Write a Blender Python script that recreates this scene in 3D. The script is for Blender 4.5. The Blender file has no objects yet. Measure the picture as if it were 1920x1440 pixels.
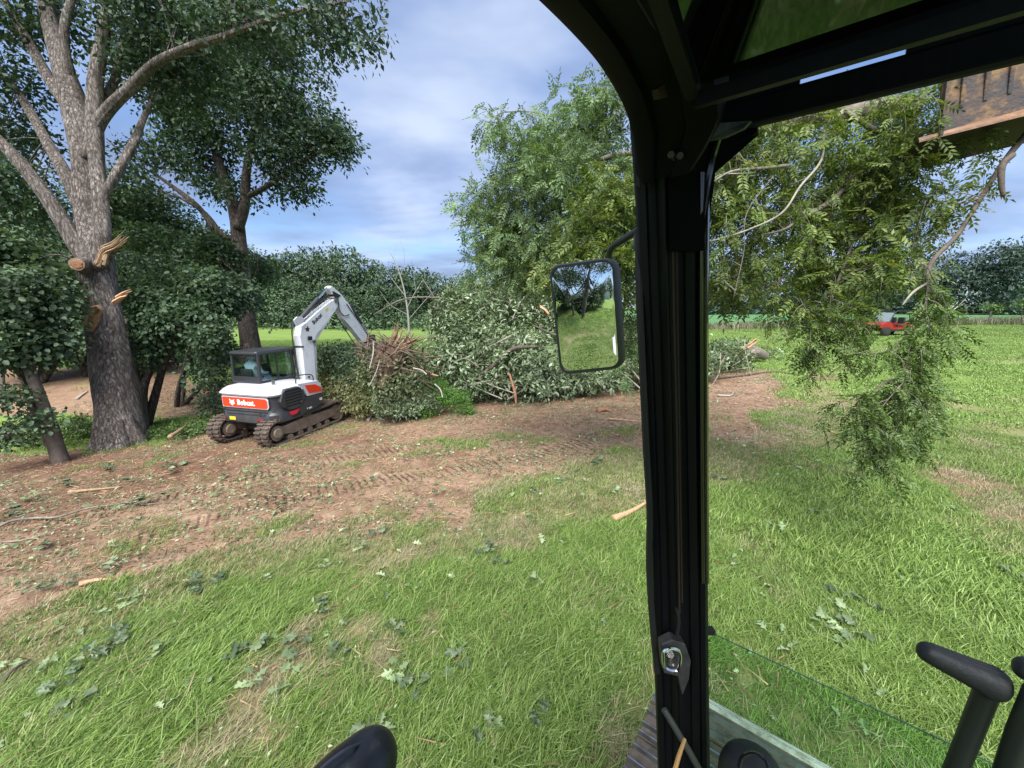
import bpy, math, random
import numpy as np
from mathutils import Vector

# ------------------------------------------------------------------ camera, sky, sun, exposure
SC = bpy.context.scene
COL = SC.collection
PITCH = math.radians(11.37); FPX = 721.0; CH = 2.9
cp, sp = math.cos(PITCH), math.sin(PITCH)
cam_d = bpy.data.cameras.new('camera'); cam = bpy.data.objects.new('camera', cam_d); COL.objects.link(cam)
cam.location = (0, 0, CH); cam.rotation_euler = (math.pi/2 - PITCH, 0, 0)
cam_d.sensor_width = 36; cam_d.lens = FPX/1920*36; cam_d.clip_start = .03; cam_d.clip_end = 3000
SC.camera = cam
SC.render.engine = 'CYCLES'
SC.view_settings.view_transform = 'Standard'; SC.view_settings.look = 'None'
SC.view_settings.gamma = 1; SC.view_settings.use_curve_mapping = False
SC.view_settings.exposure = 1.1
SC.cycles.max_bounces = 8; SC.cycles.transparent_max_bounces = 12
SC.cycles.diffuse_bounces = 4; SC.cycles.glossy_bounces = 4
try: SC.cycles.use_denoising = True
except Exception: pass

SUN_EL, SUN_AZ = math.radians(55), math.radians(-168)      # azimuth clockwise from +Y
world = bpy.data.worlds.new('World'); SC.world = world; world.use_nodes = True
wn = world.node_tree; wn.nodes.clear()
def N(nt, typ, **kw):
    n = nt.nodes.new(typ)
    for k, v in kw.items():
        if k.startswith('i_'): n.inputs[int(k[2:])].default_value = v
        else: setattr(n, k, v)
    return n
def ramp(nt, stops, interp='LINEAR'):
    r = nt.nodes.new('ShaderNodeValToRGB'); e = r.color_ramp.elements; r.color_ramp.interpolation = interp
    while len(e) < len(stops): e.new(0.5)
    for i, (p, c) in enumerate(stops):
        e[i].position = p
        e[i].color = (c, c, c, 1) if not hasattr(c, '__len__') else (*c, 1)
    return r
sky = N(wn, 'ShaderNodeTexSky', sky_type='NISHITA', sun_disc=False, sun_elevation=SUN_EL, sun_rotation=SUN_AZ, air_density=1.0, dust_density=.6, ozone_density=2.0)
tc = N(wn, 'ShaderNodeTexCoord')
sep = N(wn, 'ShaderNodeSeparateXYZ'); wn.links.new(tc.outputs['Generated'], sep.inputs[0])
mx = N(wn, 'ShaderNodeMath', operation='MAXIMUM'); mx.inputs[1].default_value = 0.0; wn.links.new(sep.outputs[2], mx.inputs[0])
ad = N(wn, 'ShaderNodeMath', operation='ADD'); ad.inputs[1].default_value = 0.16; wn.links.new(mx.outputs[0], ad.inputs[0])
dx = N(wn, 'ShaderNodeMath', operation='DIVIDE'); wn.links.new(sep.outputs[0], dx.inputs[0]); wn.links.new(ad.outputs[0], dx.inputs[1])
dy = N(wn, 'ShaderNodeMath', operation='DIVIDE'); wn.links.new(sep.outputs[1], dy.inputs[0]); wn.links.new(ad.outputs[0], dy.inputs[1])
cb = N(wn, 'ShaderNodeCombineXYZ'); wn.links.new(dx.outputs[0], cb.inputs[0]); wn.links.new(dy.outputs[0], cb.inputs[1])
def cloud_noise(scale, rot, sy, off, detail, dist):
    m = N(wn, 'ShaderNodeMapping'); m.inputs['Scale'].default_value = (1, sy, 1); m.inputs['Rotation'].default_value = (0, 0, rot); m.inputs['Location'].default_value = off
    wn.links.new(cb.outputs[0], m.inputs[0])
    n = N(wn, 'ShaderNodeTexNoise'); n.inputs['Scale'].default_value = scale; n.inputs['Detail'].default_value = detail; n.inputs['Roughness'].default_value = .52; n.inputs['Distortion'].default_value = dist
    wn.links.new(m.outputs[0], n.inputs['Vector']); return n
n1 = cloud_noise(.6, .35, 1.2, (1.3, .4, 0), 5, .15)
n2 = cloud_noise(.75, .2, 1.5, (4.2, 7.3, 0), 5, .1)
cov = ramp(wn, [(.36, .12), (.50, .75), (.62, 1)]); wn.links.new(n1.outputs['Fac'], cov.inputs[0])
ccol = ramp(wn, [(.38, (1.45, 1.85, 2.9)), (.49, (2.0, 2.6, 4.0)), (.62, (3.3, 3.85, 5.0))]); wn.links.new(n2.outputs['Fac'], ccol.inputs[0])
skm = N(wn, 'ShaderNodeMixRGB', blend_type='MULTIPLY'); skm.inputs[0].default_value = 1; skm.inputs[2].default_value = (.66, .78, .95, 1)
wn.links.new(sky.outputs[0], skm.inputs[1])
mixw = N(wn, 'ShaderNodeMixRGB'); wn.links.new(cov.outputs[0], mixw.inputs[0]); wn.links.new(skm.outputs[0], mixw.inputs[1]); wn.links.new(ccol.outputs[0], mixw.inputs[2])
bg = N(wn, 'ShaderNodeBackground'); bg.inputs[1].default_value = 0.1
wn.links.new(mixw.outputs[0], bg.inputs[0])
wo = N(wn, 'ShaderNodeOutputWorld'); wn.links.new(bg.outputs[0], wo.inputs[0])

sun_d = bpy.data.lights.new('sun', 'SUN'); sun_d.energy = 4.3; sun_d.angle = math.radians(50); sun_d.color = (1, .965, .9)
sun = bpy.data.objects.new('sun', sun_d); COL.objects.link(sun)
sdir = Vector((math.sin(SUN_AZ)*math.cos(SUN_EL), math.cos(SUN_AZ)*math.cos(SUN_EL), math.sin(SUN_EL)))
sun.rotation_euler = (-sdir).to_track_quat('-Z', 'Y').to_euler()

# ------------------------------------------------------------------ measuring helpers
def P(u, v, d):
    """point of the place that the photograph shows at pixel (u, v), d metres deep"""
    x = (u-960)/FPX*d; y = (720-v)/FPX*d
    return np.array([x, d*cp+y*sp, CH-d*sp+y*cp])
CAM = np.array([0, 0, CH])
def on_plane(u, v, p0, n):
    r = P(u, v, 1.)-CAM; t = np.dot(np.array(p0)-CAM, n)/np.dot(r, n); return CAM+t*r
# value noise
def _hash(ix, iy, s):
    h = (ix.astype(np.int64)*374761393 + iy.astype(np.int64)*668265263 + s*974711) & 0x7fffffff
    h = ((h ^ (h >> 13))*1274126177) & 0x7fffffff
    return ((h ^ (h >> 16)) & 0xffff)/65535.0
def vnoise(x, y, s=0):
    x = np.asarray(x, float); y = np.asarray(y, float)
    ix = np.floor(x); iy = np.floor(y); fx = x-ix; fy = y-iy
    fx = fx*fx*(3-2*fx); fy = fy*fy*(3-2*fy)
    a = _hash(ix, iy, s); b = _hash(ix+1, iy, s); c = _hash(ix, iy+1, s); d = _hash(ix+1, iy+1, s)
    return (a*(1-fx)+b*fx)*(1-fy)+(c*(1-fx)+d*fx)*fy
def fbm(x, y, s=0, o=4):
    r = 0; a = .5; t = 0
    for k in range(o):
        r = r+a*vnoise(x*2**k+17*k, y*2**k-9*k, s+k); t += a; a *= .5
    return r/t
# terrain: smooth surface through measured heights
_ctl = []
for x, y, z in [(0, 0, 0), (3, 2, .05), (-3, 2, -.05), (0, 4, -.05), (3, 5, .03), (-4, 5, -.3), (7, 6, .15), (0, -10, 0), (-10, -12, -.4), (-25, -12, -.6), (-12, 0, -.6),
                (-25, -30, -.5), (30, -20, .5), (15, 0, .3), (-6.2, 10.3, -.75), (-6.8, 9.4, -.70), (-11, 10.35, -.89), (-12.6, 8.9, -.9), (-21.5, 17.7, -.15), (-16, 16.5, -.2), (-13.7, 12.3, -1.05), (-17, 12.8, -1.15),
                (-14, 27.9, -.3), (-30, 30, .0), (-30, 60, -.4), (-22, 72, -.8), (-1, 12.7, -.5), (3, 15, -.35), (5, 20, -.2), (15.9, 25.9, .2), (12.6, 15, .28), (26.9, 27.6, .74), (24, 18, .6), (45, 40, 1.1),
                (50, 26, 1.1), (110, 100, 2.0), (60, 100, 1.7), (0, 90, -.2), (120, 40, 2), (-60, 30, .3), (-90, 90, 0), (0, 200, 0), (200, 200, 2), (-200, 200, 0), (-200, -100, -1), (200, -100, 2), (0, -200, 0), (-4, 20, -.4), (0, 40, -.2), (14, 42, .45), (30, 41, .75), (0, 400, 0), (400, 100, 3), (-400, 0, 0)]:
    _ctl.append((x, y, z))
_ctl = np.array(_ctl, float)
def _phi(r): return np.sqrt(r*r+9.0)
_D = np.sqrt(((_ctl[:, None, :2]-_ctl[None, :, :2])**2).sum(-1))
_A = np.zeros((len(_ctl)+1,)*2); _A[:-1, :-1] = _phi(_D)+np.eye(len(_ctl))*-.05; _A[:-1, -1] = 1; _A[-1, :-1] = 1
_w = np.linalg.solve(_A, np.append(_ctl[:, 2], 0))
def G0(x, y):
    x = np.asarray(x, float); y = np.asarray(y, float); r = np.full(x.shape, _w[-1])
    for i, (cx, cy, _) in enumerate(_ctl): r = r+_w[i]*_phi(np.hypot(x-cx, y-cy))
    return r
def ray_ground(u, v, f=G0):
    r = P(u, v, 1.)-CAM; t = 1.
    lo, hi = .5, None
    for t in np.geomspace(1, 300, 160):
        q = CAM+t*r
        if q[2] < f(q[0], q[1]): hi = t; break
        lo = t
    if hi is None: return CAM+120*r
    for _ in range(24):
        m = (lo+hi)/2; q = CAM+m*r
        if q[2] < f(q[0], q[1]): hi = m
        else: lo = m
    return CAM+hi*r
def poly_sdf(px, py, poly):
    px = np.asarray(px, float); py = np.asarray(py, float)
    d = np.full(px.shape, 1e9); ins = np.zeros(px.shape, bool); n = len(poly)
    for i in range(n):
        ax, ay = poly[i]; bx, by = poly[(i+1) % n]
        ex, ey = bx-ax, by-ay; wx, wy = px-ax, py-ay
        t = np.clip((wx*ex+wy*ey)/(ex*ex+ey*ey+1e-9), 0, 1)
        d = np.minimum(d, np.hypot(wx-ex*t, wy-ey*t))
        c = (ay > py) != (by > py)
        xi = ax+(py-ay)*(bx-ax)/(by-ay+1e-12)
        ins ^= c & (px < xi)
    return np.where(ins, -d, d)
def gpoly(pts): return [tuple(ray_ground(u, v)[:2]) for u, v in pts]
DIRT = [gpoly(p) for p in [
    [(-300, 1290), (0, 1190), (130, 1115), (330, 1070), (430, 1055), (540, 1015), (700, 1005), (850, 985), (930, 935), (1030, 895), (1150, 865), (1230, 840), (1330, 830), (1470, 800), (1510, 755), (1440, 705), (1330, 690), (1200, 700), (900, 740), (700, 735), (640, 745), (480, 760), (390, 800), (280, 832), (100, 845), (0, 855), (-300, 880)],
    [(-300, 690), (100, 690), (330, 700), (430, 725), (430, 775), (280, 780), (120, 775), (-300, 790)],
    [(1680, 885), (1750, 865), (1920, 920), (2000, 1000), (1830, 985)],
    [(1500, 712), (1530, 700), (1580, 706), (1560, 716)], [(1330, 700), (1440, 690), (1480, 700), (1400, 712)]]]
THATCH = gpoly([(330, 1500), (450, 1330), (560, 1260), (700, 1190), (860, 1150), (800, 1260), (720, 1330), (650, 1500)])
THATCH2 = gpoly([(0, 1150), (330, 1060), (560, 1000), (760, 990), (900, 930), (1200, 830), (1480, 790), (1540, 720), (1620, 760), (1600, 830), (1500, 900), (1210, 960), (1000, 1040), (800, 1090), (560, 1100), (250, 1170), (0, 1260)])
MUDPIT = gpoly([(-400, 850), (0, 845), (280, 835), (400, 835), (560, 830), (680, 800), (700, 830), (520, 880), (300, 905), (100, 960), (-100, 1040), (-400, 1060)])
def ss(a, b, x): t = np.clip((x-a)/(b-a), 0, 1); return t*t*(3-2*t)
def dirt_mask(x, y):
    n = fbm(x*.9, y*.9, 3, 5)-.5; n2 = fbm(x*2.6+9, y*2.6, 11, 4)-.5
    m = 0
    for i, pl in enumerate(DIRT):
        w = .9 if i < 2 else .35
        s = poly_sdf(x, y, pl)
        m = np.maximum(m, (1 if i < 2 else .62)*(1-ss(-w*.7, w*.4, s+n*2.2*w+n2*w*.9)))
    blob = fbm(x*.55+3, y*.8-2, 23, 3)
    return np.clip(m*(1-.45*ss(.62, .74, blob)), 0, 1)
def thatch_mask(x, y):
    n = fbm(x*1.3, y*1.3, 31, 4)-.5
    a = 1-ss(-.5, .4, poly_sdf(x, y, THATCH)+n*3.2+(fbm(x*5, y*5, 77, 3)-.5)*1.6); b = 1-ss(-.5, .5, poly_sdf(x, y, THATCH2)+n*1.8)
    c = ss(.55, .72, fbm(x*.5, y*.5, 51, 3))*.6
    return np.clip(np.maximum(np.maximum(a, b*.9), c), 0, 1)
def G(x, y):
    x = np.asarray(x, float); y = np.asarray(y, float)
    m = dirt_mask(x, y); r = np.hypot(x, y); k = np.clip(1-r/40, 0, 1)
    return G0(x, y)+k*((fbm(x*.7, y*.7, 5, 4)-.5)*.16+m*((fbm(x*3.1+y*1.2, y*4, 7, 4)-.5)*.16+(fbm(x*11, y*11, 9, 2)-.5)*.035))
def gz(x, y): return float(G(np.array([x]), np.array([y]))[0])
def on_ground(u, v):
    q = ray_ground(u, v); return np.array([q[0], q[1], gz(q[0], q[1])])

# ------------------------------------------------------------------ mesh helpers
def mesh_np(name, V, F, mat=None, parent=None, smooth=False, attrs=None, extra=None):
    me = bpy.data.meshes.new(name); V = np.asarray(V, np.float32)
    Fl = F if isinstance(F, list) else [F]
    Fl = [np.asarray(f, np.int32) for f in Fl if len(f)]
    me.vertices.add(len(V)); me.vertices.foreach_set('co', V.ravel())
    loops = np.concatenate([f.ravel() for f in Fl]); tot = np.concatenate([np.full(len(f), f.shape[1], np.int32) for f in Fl])
    st = np.concatenate([[0], np.cumsum(tot)[:-1]]).astype(np.int32)
    me.loops.add(len(loops)); me.loops.foreach_set('vertex_index', loops)
    me.polygons.add(len(tot)); me.polygons.foreach_set('loop_start', st)
    try: me.polygons.foreach_set('loop_total', tot)
    except Exception: pass
    me.update(calc_edges=True); me.validate()
    if smooth: me.polygons.foreach_set('use_smooth', np.ones(len(me.polygons), bool))
    if attrs:
        for k, a in attrs.items():
            at = me.attributes.new(k, 'FLOAT', 'POINT'); at.data.foreach_set('value', np.asarray(a, np.float32))
    if mat: me.materials.append(mat)
    o = bpy.data.objects.new(name, me); COL.objects.link(o)
    if parent: o.parent = parent
    return o
def tag(o, label=None, cat=None, group=None, kind=None):
    if label: o['label'] = label
    if cat: o['category'] = cat
    if group: o['group'] = group
    if kind: o['kind'] = kind
    return o
def empty(name, loc=(0, 0, 0), rz=0, **k):
    o = bpy.data.objects.new(name, None); COL.objects.link(o); o.location = loc; o.rotation_euler = (0, 0, rz); o.empty_display_size = .2
    return tag(o, **k)
def catmull(pts, n):
    pts = np.asarray(pts, float); q = np.vstack([2*pts[0]-pts[1], pts, 2*pts[-1]-pts[-2]]); out = []
    for i in range(len(pts)-1):
        p0, p1, p2, p3 = q[i:i+4]
        for t in np.linspace(0, 1, n, endpoint=False):
            out.append(.5*((2*p1)+(-p0+p2)*t+(2*p0-5*p1+4*p2-p3)*t*t+(-p0+3*p1-3*p2+p3)*t**3))
    out.append(pts[-1]); return np.array(out)
class MB:
    """collects verts and faces (tris and quads) into one mesh"""
    def __init__(s): s.V = []; s.T = []; s.Q = []; s.n = 0
    def add(s, V, F):
        F = np.asarray(F, int)
        if len(F): (s.Q if F.shape[1] == 4 else s.T).append(F+s.n)
        s.V.append(np.asarray(V, float)); s.n += len(V); return s
    def tube(s, pts, rad, n=8, sub=4, bumpy=0, seed=0, cap=True):
        pts = np.asarray(pts, float)
        if np.isscalar(rad): rad = [rad]*len(pts)
        if sub > 1: pp = catmull(np.c_[pts, rad], sub)
        else: pp = np.c_[pts, rad]
        c = pp[:, :3]; r = np.maximum(pp[:, 3], 1e-4); m = len(c)
        t = np.gradient(c, axis=0); t /= np.linalg.norm(t, axis=1)[:, None]+1e-9
        up = np.array([0, 0, 1.]) if abs(t[0, 2]) < .9 else np.array([1., 0, 0])
        a = np.cross(t[0], up); a /= np.linalg.norm(a); A = [a]
        for i in range(1, m):
            a = A[-1]-t[i]*np.dot(A[-1], t[i]); a /= np.linalg.norm(a)+1e-9; A.append(a)
        A = np.array(A); B = np.cross(t, A)
        th = np.linspace(0, 2*np.pi, n, endpoint=False)
        R = np.ones((m, n))
        if bumpy:
            L = np.cumsum(np.r_[0, np.linalg.norm(np.diff(c, axis=0), axis=1)])
            aa = np.cos(th)[None]*3+40; bb = np.sin(th)[None]*3+40
            R += bumpy*((vnoise(aa+L[:, None]*.9, bb+seed*7+L[:, None]*.3, seed)-.5)+.6*(vnoise(aa*3+L[:, None]*1.2, bb*3, seed+5)-.5))*2
        V = c[:, None, :]+(np.cos(th)[None, :, None]*A[:, None, :]+np.sin(th)[None, :, None]*B[:, None, :])*(r[:, None]*R)[:, :, None]
        i = np.arange(m-1)[:, None]*n; j = np.arange(n)[None]; k = (j+1) % n
        F = np.stack([i+j, i+k, i+n+k, i+n+j], -1).reshape(-1, 4)
        V = V.reshape(-1, 3); s.add(V, F)
        if cap:
            base = s.n; s.add(np.array([c[0], c[-1]]), np.zeros((0, 3)))
            b0 = base-m*n
            s.T.append(np.array([[base, b0+(q+1) % n, b0+q] for q in range(n)])); s.T.append(np.array([[base+1, b0+(m-1)*n+q, b0+(m-1)*n+(q+1) % n] for q in range(n)]))
        return s
    def box(s, c, size, R=None):
        c = np.asarray(c, float); h = np.asarray(size, float)/2
        V = np.array([[x, y, z] for x in (-1, 1) for y in (-1, 1) for z in (-1, 1)])*h
        if R is not None: V = V@np.asarray(R).T
        return s.add(V+c, [[0, 1, 3, 2], [4, 6, 7, 5], [0, 4, 5, 1], [2, 3, 7, 6], [0, 2, 6, 4], [1, 5, 7, 3]])
    def prism(s, poly, off):
        """closed polygon (k,3) pushed along vector off"""
        p = np.asarray(poly, float); k = len(p); c0 = p.mean(0); off = np.asarray(off, float)
        V = np.vstack([p, p+off, [c0], [c0+off]])
        s.add(V, [[i, (i+1) % k, k+(i+1) % k, k+i] for i in range(k)])
        s.T.append(np.array([[2*k, (i+1) % k, i] for i in range(k)]+[[2*k+1, k+i, k+(i+1) % k] for i in range(k)])+s.n-len(V))
        return s
    def loft(s, rings):
        m = len(rings); k = len(rings[0]); V = np.vstack(rings)
        s.add(V, [[i*k+j, i*k+(j+1) % k, (i+1)*k+(j+1) % k, (i+1)*k+j] for i in range(m-1) for j in range(k)])
        b = s.n-m*k
        s.V.append(np.array([np.mean(rings[0], 0), np.mean(rings[-1], 0)])); s.n += 2
        s.T.append(np.array([[b+m*k, b+(j+1) % k, b+j] for j in range(k)]+[[b+m*k+1, b+(m-1)*k+j, b+(m-1)*k+(j+1) % k] for j in range(k)])); return s
    def cyl(s, p0, p1, r, n=20): return s.tube([p0, p1], r, n=n, sub=1)
    def build(s, name, mat, parent=None, smooth=False, bevel=0, seg=2, autosmooth=True):
        V = np.vstack(s.V); F = []
        if s.Q: F.append(np.vstack(s.Q))
        if s.T: F.append(np.vstack(s.T))
        o = mesh_np(name, V, F, mat, parent, smooth)
        if not smooth: o.data.polygons.foreach_set('use_smooth', np.zeros(len(o.data.polygons), bool)); o.data.update()
        if smooth and autosmooth:
            me = o.data; me.set_sharp_from_angle(angle=math.radians(42))
        if bevel:
            b = o.modifiers.new('bevel', 'BEVEL'); b.width = bevel; b.segments = seg; b.limit_method = 'ANGLE'; b.angle_limit = math.radians(35)
        return o
def rotframes(d, rs, nh=None, jitter=.6):
    """frames whose x is along d, z near nh"""
    d = d/(np.linalg.norm(d, axis=1)[:, None]+1e-9); n = len(d)
    if nh is None: nh = np.tile([0, 0, 1.], (n, 1))
    nh = nh+rs.normal(0, jitter, (n, 3))
    y = np.cross(nh, d); y /= np.linalg.norm(y, axis=1)[:, None]+1e-9
    z = np.cross(d, y); return np.stack([d, y, z], -1)
def instances(TV, TF, pos, R, sc):
    TV = np.asarray(TV, float); TF = np.asarray(TF, int); n = len(pos); m = len(TV)
    sc = np.asarray(sc, float).reshape(n, 1, -1)
    V = np.einsum('nij,nmj->nmi', R, TV[None]*sc)+pos[:, None, :]
    F = (TF[None]+(np.arange(n)*m)[:, None, None]).reshape(-1, TF.shape[1])
    return V.reshape(-1, 3), F
# leaf templates, unit length, x along the midrib
LEAF = (np.array([[0, 0, 0], [.45, .28, .08], [1, 0, -.05], [.45, -.28, .08], ]), [[0, 2, 1], [0, 3, 2]])
NARROW = (np.array([[0, 0, 0], [.5, .19, .06], [1, 0, -.08], [.5, -.19, .06]]), [[0, 2, 1], [0, 3, 2]])
BROAD = (np.array([[0, 0, 0], [.3, .34, .1], [.7, .3, .06], [1, 0, -.08], [.7, -.3, .06], [.3, -.34, .1]]), [[0, 3, 2], [0, 2, 1], [0, 4, 3], [0, 5, 4]])
def oak_leaf():
    out = [(0, .015), (.18, .045), (.3, .23), (.38, .20), (.4, .09), (.5, .13), (.66, .36), (.72, .30), (.68, .13), (.8, .19), (.9, .13), (1, 0)]
    V = [(x, 0, .03*math.sin(x*3)) for x, y in out]+[(x, y, .03*math.sin(x*3)+y*.28) for x, y in out]+[(x, -y, .03*math.sin(x*3)+y*.28) for x, y in out]
    k = len(out); F = []
    for i in range(k-1):
        F += [[i, i+1, k+i+1], [i, k+i+1, k+i], [i, 2*k+i+1, i+1], [i, 2*k+i, 2*k+i+1]]
    return np.array(V), F
OAK = oak_leaf()
def pinnate(n=6, seed=0):
    rs = np.random.RandomState(seed); V = []; F = []
    def leaf(p, ang, L, roll):
        ca, sa = math.cos(ang), math.sin(ang); b = len(V)
        for x, y, z in [(0, 0, 0), (.42, .19, .07), (1, 0, -.12), (.42, -.19, .07)]:
            V.append((p[0]+(x*ca-y*sa)*L, p[1]+(x*sa+y*ca)*L, p[2]+z*L+roll*(x*sa+y*ca)*L))
        F.extend([[b, b+2, b+1], [b, b+3, b+2]])
    for i in range(n):
        x = .16+.78*i/n
        for s in (-1, 1): leaf((x+rs.uniform(-.02, .02), 0, -.12*x*x), s*rs.uniform(.75, 1.1), .27*(1-.25*abs(i/n-.5)), s*rs.uniform(-.35, .05)*s)
    leaf((.95, 0, -.12), 0, .25, 0)
    b = len(V); V.extend([(0, .008, 0), (0, -.008, 0), (.95, 0, -.11)]); F.append([b, b+1, b+2])
    return np.array(V), F

# ------------------------------------------------------------------ materials
MATS = {}
def mat(name, col, rough=.6, metal=0, spec=.5, c2=None, nscale=8, bump=0, bscale=30, coat=0, contrast=(.35, .65), stretch=None, c3=None):
    if name in MATS: return MATS[name]
    m = bpy.data.materials.new(name); m.use_nodes = True; nt = m.node_tree; b = nt.nodes['Principled BSDF']
    b.inputs['Base Color'].default_value = (*col, 1); b.inputs['Roughness'].default_value = rough; b.inputs['Metallic'].default_value = metal
    b.inputs['Specular IOR Level'].default_value = spec; b.inputs['Coat Weight'].default_value = coat
    t = N(nt, 'ShaderNodeTexCoord'); mp = N(nt, 'ShaderNodeMapping'); nt.links.new(t.outputs['Object'], mp.inputs[0])
    if stretch: mp.inputs['Scale'].default_value = stretch
    if c2 is not None:
        n = N(nt, 'ShaderNodeTexNoise'); n.inputs['Scale'].default_value = nscale; n.inputs['Detail'].default_value = 8; n.inputs['Roughness'].default_value = .65
        nt.links.new(mp.outputs[0], n.inputs['Vector'])
        st = [(contrast[0], col), (contrast[1], c2)]
        if c3 is not None: st = [(contrast[0], col), ((contrast[0]+contrast[1])/2, c2), (contrast[1], c3)]
        r = ramp(nt, st); nt.links.new(n.outputs['Fac'], r.inputs[0]); nt.links.new(r.outputs[0], b.inputs['Base Color'])
    if bump:
        n = N(nt, 'ShaderNodeTexNoise'); n.inputs['Scale'].default_value = bscale; n.inputs['Detail'].default_value = 6; nt.links.new(mp.outputs[0], n.inputs['Vector'])
        bp = N(nt, 'ShaderNodeBump'); bp.inputs['Strength'].default_value = bump; bp.inputs['Distance'].default_value = .02
        nt.links.new(n.outputs['Fac'], bp.inputs['Height']); nt.links.new(bp.outputs[0], b.inputs['Normal'])
    MATS[name] = m; return m
def leafmat(name, c1, c2, c3, trans=.3, rough=.5, clump=.6, spec=.35):
    m = bpy.data.materials.new(name); m.use_nodes = True; nt = m.node_tree; b = nt.nodes['Principled BSDF']; out = nt.nodes['Material Output']
    g = N(nt, 'ShaderNodeNewGeometry'); r = ramp(nt, [(0, c1), (.5, c2), (1, c3)]); nt.links.new(g.outputs['Random Per Island'], r.inputs[0])
    t = N(nt, 'ShaderNodeTexCoord'); n = N(nt, 'ShaderNodeTexNoise'); n.inputs['Scale'].default_value = clump; n.inputs['Detail'].default_value = 3; nt.links.new(t.outputs['Object'], n.inputs['Vector'])
    hs = N(nt, 'ShaderNodeHueSaturation'); vr = N(nt, 'ShaderNodeMapRange'); vr.inputs[1].default_value = .3; vr.inputs[2].default_value = .7; vr.inputs[3].default_value = .6; vr.inputs[4].default_value = 1.5
    nt.links.new(n.outputs['Fac'], vr.inputs[0]); nt.links.new(vr.outputs[0], hs.inputs['Value']); nt.links.new(r.outputs[0], hs.inputs['Color'])
    nt.links.new(hs.outputs[0], b.inputs['Base Color']); b.inputs['Roughness'].default_value = rough; b.inputs['Specular IOR Level'].default_value = spec
    tr = N(nt, 'ShaderNodeBsdfTranslucent'); mixs = N(nt, 'ShaderNodeMixShader'); mixs.inputs[0].default_value = trans
    tint = N(nt, 'ShaderNodeMixRGB', blend_type='MULTIPLY'); tint.inputs[0].default_value = 1; tint.inputs[2].default_value = (1.3, 1.25, .6, 1); nt.links.new(hs.outputs[0], tint.inputs[1])
    nt.links.new(tint.outputs[0], tr.inputs[0]); nt.links.new(b.outputs[0], mixs.inputs[1]); nt.links.new(tr.outputs[0], mixs.inputs[2]); nt.links.new(mixs.outputs[0], out.inputs[0])
    MATS[name] = m; return m
def barkmat(name, c1, c2, c3, scale=6, bump=1.0):
    m = bpy.data.materials.new(name); m.use_nodes = True; nt = m.node_tree; b = nt.nodes['Principled BSDF']
    t = N(nt, 'ShaderNodeTexCoord'); mp = N(nt, 'ShaderNodeMapping'); mp.inputs['Scale'].default_value = (1, 1, .22); nt.links.new(t.outputs['Object'], mp.inputs[0])
    n = N(nt, 'ShaderNodeTexNoise'); n.inputs['Scale'].default_value = scale*3; n.inputs['Detail'].default_value = 8; n.inputs['Roughness'].default_value = .7; n.inputs['Distortion'].default_value = .6; nt.links.new(mp.outputs[0], n.inputs['Vector'])
    vo = N(nt, 'ShaderNodeTexVoronoi', feature='DISTANCE_TO_EDGE'); vo.inputs['Scale'].default_value = scale*2.6
    mm = N(nt, 'ShaderNodeMixRGB'); mm.inputs[0].default_value = .12; nt.links.new(mp.outputs[0], mm.inputs[1]); nt.links.new(n.outputs['Color'], mm.inputs[2]); nt.links.new(mm.outputs[0], vo.inputs['Vector'])
    r = ramp(nt, [(.3, c1), (.5, c2), (.68, c3)]); nt.links.new(n.outputs['Fac'], r.inputs[0])
    big = N(nt, 'ShaderNodeTexNoise'); big.inputs['Scale'].default_value = .9; nt.links.new(t.outputs['Object'], big.inputs['Vector'])
    br = ramp(nt, [(.35, (.75, .72, .7)), (.65, (1.15, 1.12, 1.1))]); nt.links.new(big.outputs['Fac'], br.inputs[0])
    mu = N(nt, 'ShaderNodeMixRGB', blend_type='MULTIPLY'); mu.inputs[0].default_value = 1; nt.links.new(r.outputs[0], mu.inputs[1]); nt.links.new(br.outputs[0], mu.inputs[2])
    nt.links.new(mu.outputs[0], b.inputs['Base Color']); b.inputs['Roughness'].default_value = .9; b.inputs['Specular IOR Level'].default_value = .2
    vr = ramp(nt, [(0, 0), (.12, 1)]); nt.links.new(vo.outputs['Distance'], vr.inputs[0])
    ma = N(nt, 'ShaderNodeMath', operation='MULTIPLY_ADD'); ma.inputs[1].default_value = .6; nt.links.new(vr.outputs[0], ma.inputs[0]); nt.links.new(n.outputs['Fac'], ma.inputs[2])
    bp = N(nt, 'ShaderNodeBump'); bp.inputs['Strength'].default_value = bump; bp.inputs['Distance'].default_value = .09; nt.links.new(ma.outputs[0], bp.inputs['Height']); nt.links.new(bp.outputs[0], b.inputs['Normal'])
    MATS[name] = m; return m
bark = barkmat('oak_bark', (.075, .06, .054), (.25, .22, .205), (.50, .46, .43))
bark_far = barkmat('grey_bark', (.06, .05, .045), (.13, .11, .10), (.22, .19, .17), 5)
bark_thin = mat('twig_bark', (.10, .085, .07), .85, c2=(.22, .19, .16), nscale=9, bump=.3)
bark_dead = mat('dead_wood', (.28, .26, .24), .9, c2=(.45, .42, .38), nscale=5)
wood_torn = mat('torn_wood', (.48, .34, .21), .8, c2=(.26, .15, .08), nscale=14, bump=.8, bscale=40, c3=(.62, .48, .33), stretch=(3, 3, .6))
wood_heart = mat('heart_wood', (.22, .09, .05), .8, c2=(.40, .20, .11), nscale=20, bump=.5)
wood_orange = mat('fresh_split_wood', (.42, .20, .10), .8, c2=(.60, .40, .26), nscale=10, bump=.5, stretch=(1, 6, 6))
lf_oak = leafmat('oak_leaves', (.026, .052, .030), (.042, .080, .042), (.075, .125, .06), .22)
lf_shade = leafmat('understory_leaves', (.034, .066, .034), (.062, .11, .056), (.14, .205, .12), .3)
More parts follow.
